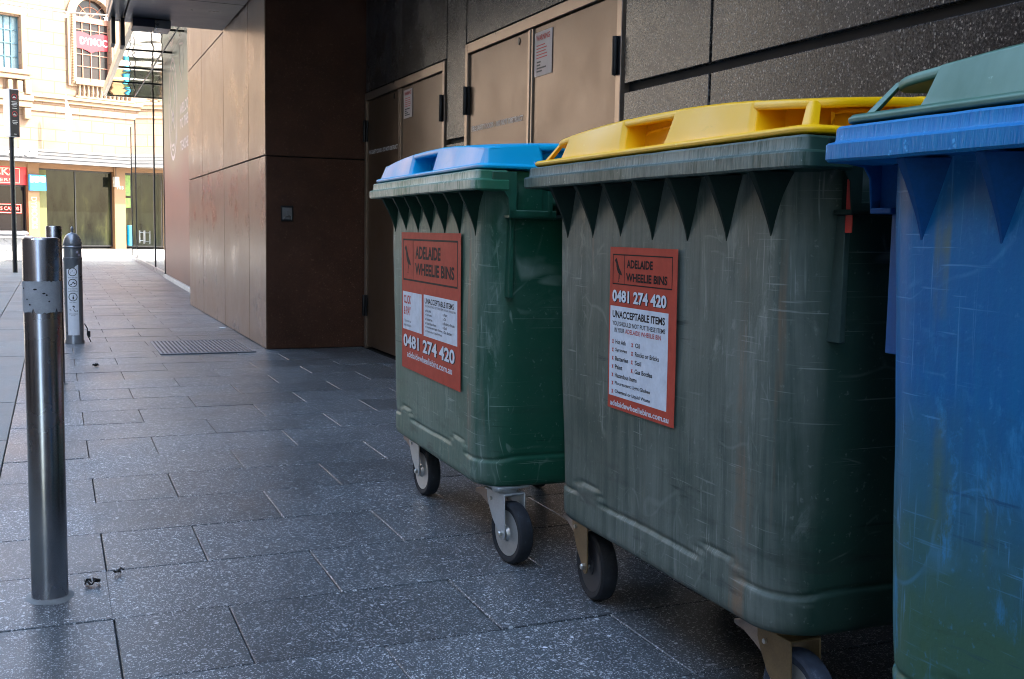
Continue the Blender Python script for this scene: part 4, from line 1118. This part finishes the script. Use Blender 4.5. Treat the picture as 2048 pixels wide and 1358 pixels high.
# awning
b = MB(); b.box(-14, 26, -1.1, 0, 3.40, 3.50).box(-14, 26, -1.12, -1.0, 3.50, 3.82); b.box(-14,26,-1.05,0,3.82,3.88)
aw = b.build('awning', worn('awning_silver', (.075,.075,.08), .6, 0, .12, 2), FB, bevel=.01)
b = MB().box(-14,26,-1.15,-1.121,3.66,3.72).box(-14,26,-1.15,-1.121,3.78,3.84).box(-14,26,-1.15,-1.10,3.36,3.44); b.build('trim_line', worn('awning_white', (.17,.16,.15), .5), aw)
b = MB(); 
t2 = MB(); t2.text("Dymocks", 3.1, .50, (-5.35, -1.17, 3.44), (1,0,0), (0,0,1), 0, bold=.03)
b.add(t2.v, t2.f)
lt = b.build('sign_lettering', plain('letter_white', (.8,.8,.78), .5), aw); sol = lt.modifiers.new('s', 'SOLIDIFY'); sol.thickness = .06
# shopfronts
b = MB()
for x0, x1 in ((-2.17,-1.72),(1.42,1.92),(3.62,4.1),(6.6,7.1),(-8.2,-7.7)): b.box(x0, x1, -.02, .5, 0, 3.40)
b.box(-14,26,.02,.5,3.20,3.9)
b.build('stone_column', M_tan, FB, bevel=.01)
M_shop = Mat('shop_glass'); nz_ = M_shop.noise(M_shop.coord((1,1,.35)), 1.3, 5, .6)
M_shop.set(M_shop.ramp(nz_, [(.36, (.003,.004,.004)), (.52, (.012,.014,.009)), (.62, (.03,.033,.014)), (.75, (.04,.042,.025))]), .07, 0, .15)
def shop(x0, x1, z0, z1, fcol, cols=1, mat=M_shop):
    g_ = MB().box(x0, x1, .25, .28, z0, z1).build('shop_window', mat, FB)
    f_ = MB(); f_.box(x0, x0+.05, .20, .249, z0, z1).box(x1-.05, x1, .20, .249, z0, z1).box(x0, x1, .20, .2485, z1-.06, z1).box(x0, x1, .20, .2485, z0, z0+.05)
    for k in range(1, cols): x = x0+(x1-x0)*k/cols; f_.box(x-.02, x+.02, .21, .249, z0, z1)
    f_.build('frame', fcol, g_); return g_
g1 = shop(-1.72, 1.42, .10, 3.2, M_black, 2)
# things seen behind the big pane: pale curtain, planters and a screen
b = MB().box(-1.66,-1.36,.16,.19,.12,3.14); b.build('olive_blind', worn('olive_blind', (.10,.10,.03), .7, 0, .2, 6), g1)
shop(-7.7, -2.17, .10, 2.5, M_black, 5, plain('dark_shop', (.008,.007,.009), .1, spec=.15))
b = MB().box(-7.7,-2.17,.05,.20,2.5,3.2); rs = b.build('shop_fascia', plain('fascia_red', (.42,.006,.010), .45), FB)
b = MB(); b.text("DYMOCKS", 2.2, .30, (-4.85, .045, 2.85), (1,0,0), (0,0,1), 0, bold=.02); b.text("BOOKSELLERS", 2.0, .12, (-4.75, .045, 2.62), (1,0,0), (0,0,1), 0)
frm = (( -5.2,-2.45,2.56,2.585),(-5.2,-2.45,3.12,3.145),(-2.475,-2.45,2.56,3.145))
for a_, c_, z0, z1 in frm: b.box(a_, c_, .040, .045, z0, z1)
b.build('lettering', plain('gold_white', (.75,.50,.38), .5), rs)
b = MB()
for a_, c_, z0, z1 in ((-3.6,-2.36,1.40,1.43),(-3.6,-2.36,1.72,1.75),(-2.39,-2.36,1.40,1.75)): b.box(a_, c_, .18, .20, z0, z1)
b.text("GIFTS CARDS", 1.1, .14, (-3.55, .18, 1.51), (1,0,0), (0,0,1), 0, bold=.02)
b.build('neon_sign', plain('neon_red', (.6,.03,.03), .4, emit=(1,.05,.04), es=1.5), FB)
# door bay to the right
shop(1.92, 3.62, .10, 3.2, M_black, 2); shop(4.1, 6.6, .1, 3.2, M_grey, 3)
MB().box(1.98,2.22,.14,.18,2.25,3.1).box(1.98,2.22,.14,.18,1.75,2.15).build('green_poster', worn('green_poster', (.12,.22,.03), .5, 0, .6, 9), FB)
MB().box(2.0,2.2,-.1,.1,.15,1.0).build('cyan_stand', plain('cyan', (.01,.35,.62), .4), FB, bevel=.02)
# words cut in the pilaster, street number, blue square signs
b = MB(); b.text("DYMOCKS", 1.24, .22, (-2.05, -.022, 2.05), (0,0,-1), (1,0,0), 0, bold=.01)
b.build('lettering', plain('carved_letters', (.62,.45,.28), .6), FB)
MB().text("103", .26, .14, (1.56,-.024,2.50), (1,0,0), (0,0,1), 0).build('number', M_white, FB)
for x in (-2.16, 3.68):
    s_ = MB().box(x, x+.66, -.16, -.04, 2.30, 2.92).build('blue_sign', plain('sign_blue', (.02,.36,.80), .4), FB, bevel=.01)
    b = MB(); b.prism([(x+.02,2.62),(x+.10,2.60),(x+.18,2.64),(x+.28,2.60),(x+.40,2.66),(x+.52,2.62),(x+.64,2.65),(x+.64,2.84),(x+.50,2.88),(x+.40,2.84),(x+.28,2.87),(x+.16,2.84),(x+.02,2.88)], .163, .166, M2); b.build('emblem', M_white, s_)
# hanging light box beside the column
lb = empty('light_box', (0,0,0), 0, FB)
MB().box(1.32,1.52,-.28,-.08,2.58,3.0).build('housing', worn('box_cream', (.60,.56,.48), .5), lb, bevel=.02)
MB().box(1.41,1.43,-.19,-.17,3.0,3.40).build('rod', M_black, lb)
# white feather flags and their poles on the awning roof
def flag(u, z0, z1, label, c):
    t = empty('banner_flag', FB.matrix_basis @ Vector((u, -.9, z0)), al); tag(t, label, 'flag', 'white banner flags on the awning')
    MB().lathe([(.02,-.3),(.018,z1-z0)], 8).build('pole', M_white, t)
    b = MB(); nk = 14; vs = []
    for k in range(nk+1):
        q = k/nk; z = .35+q*(z1-z0-.35); w = .19*(1-q**3)*(.9+.2*math.sin(q*5))
        y = .03*math.sin(q*9)
        vs += [(.02,y,z),(.02+w,y+.05*math.sin(q*7+1),z+.02)]
    b.add(vs, [(2*k,2*k+1,2*k+3,2*k+2) for k in range(nk)])
    f_ = b.build('cloth', plain('flag_white', c, .7), t, smooth=60); so_ = f_.modifiers.new('s','SOLIDIFY'); so_.thickness = .01
flag(-.98, 4.0, 6.1, 'white feather flag with red edge, left one above the awning', (.78,.70,.70))
flag(3.22, 4.0, 5.7, 'white feather flag seen through the glass corner above the awning', (.8,.78,.76))
# string of star lights
def cat(x): return 6.30+.10*((x-.5)/1.6)**2 if x < .5 else 6.30+.02*(x-.5)
fs_ = empty('festoon_string', (0, 30, 0)); tag(fs_, 'pale cable of white star lamps strung high across the street', 'light string')
MB().tube([(x*.5-3, 0, cat(x*.5-3)) for x in range(0, 16)], .022, 6).build('cable', plain('pale_cable', (.62,.52,.42), .6), fs_)
stv = []
b = MB(); pts5 = [(math.cos(R(90+36*k))*(.075 if k % 2 == 0 else .035), math.sin(R(90+36*k))*(.075 if k % 2 == 0 else .035)) for k in range(10)]
b.prism(pts5, -.015, .015, M2); s0 = b.build('star_lamp', plain('star_white', (.85,.82,.75), .5), fs_)
for k in range(9):
    o = s0 if k == 0 else s0.copy()
    if k: C.objects.link(o); o.parent = fs_
    x = -2.4+k*.47; o.location = (x, 0, cat(x)-.085)
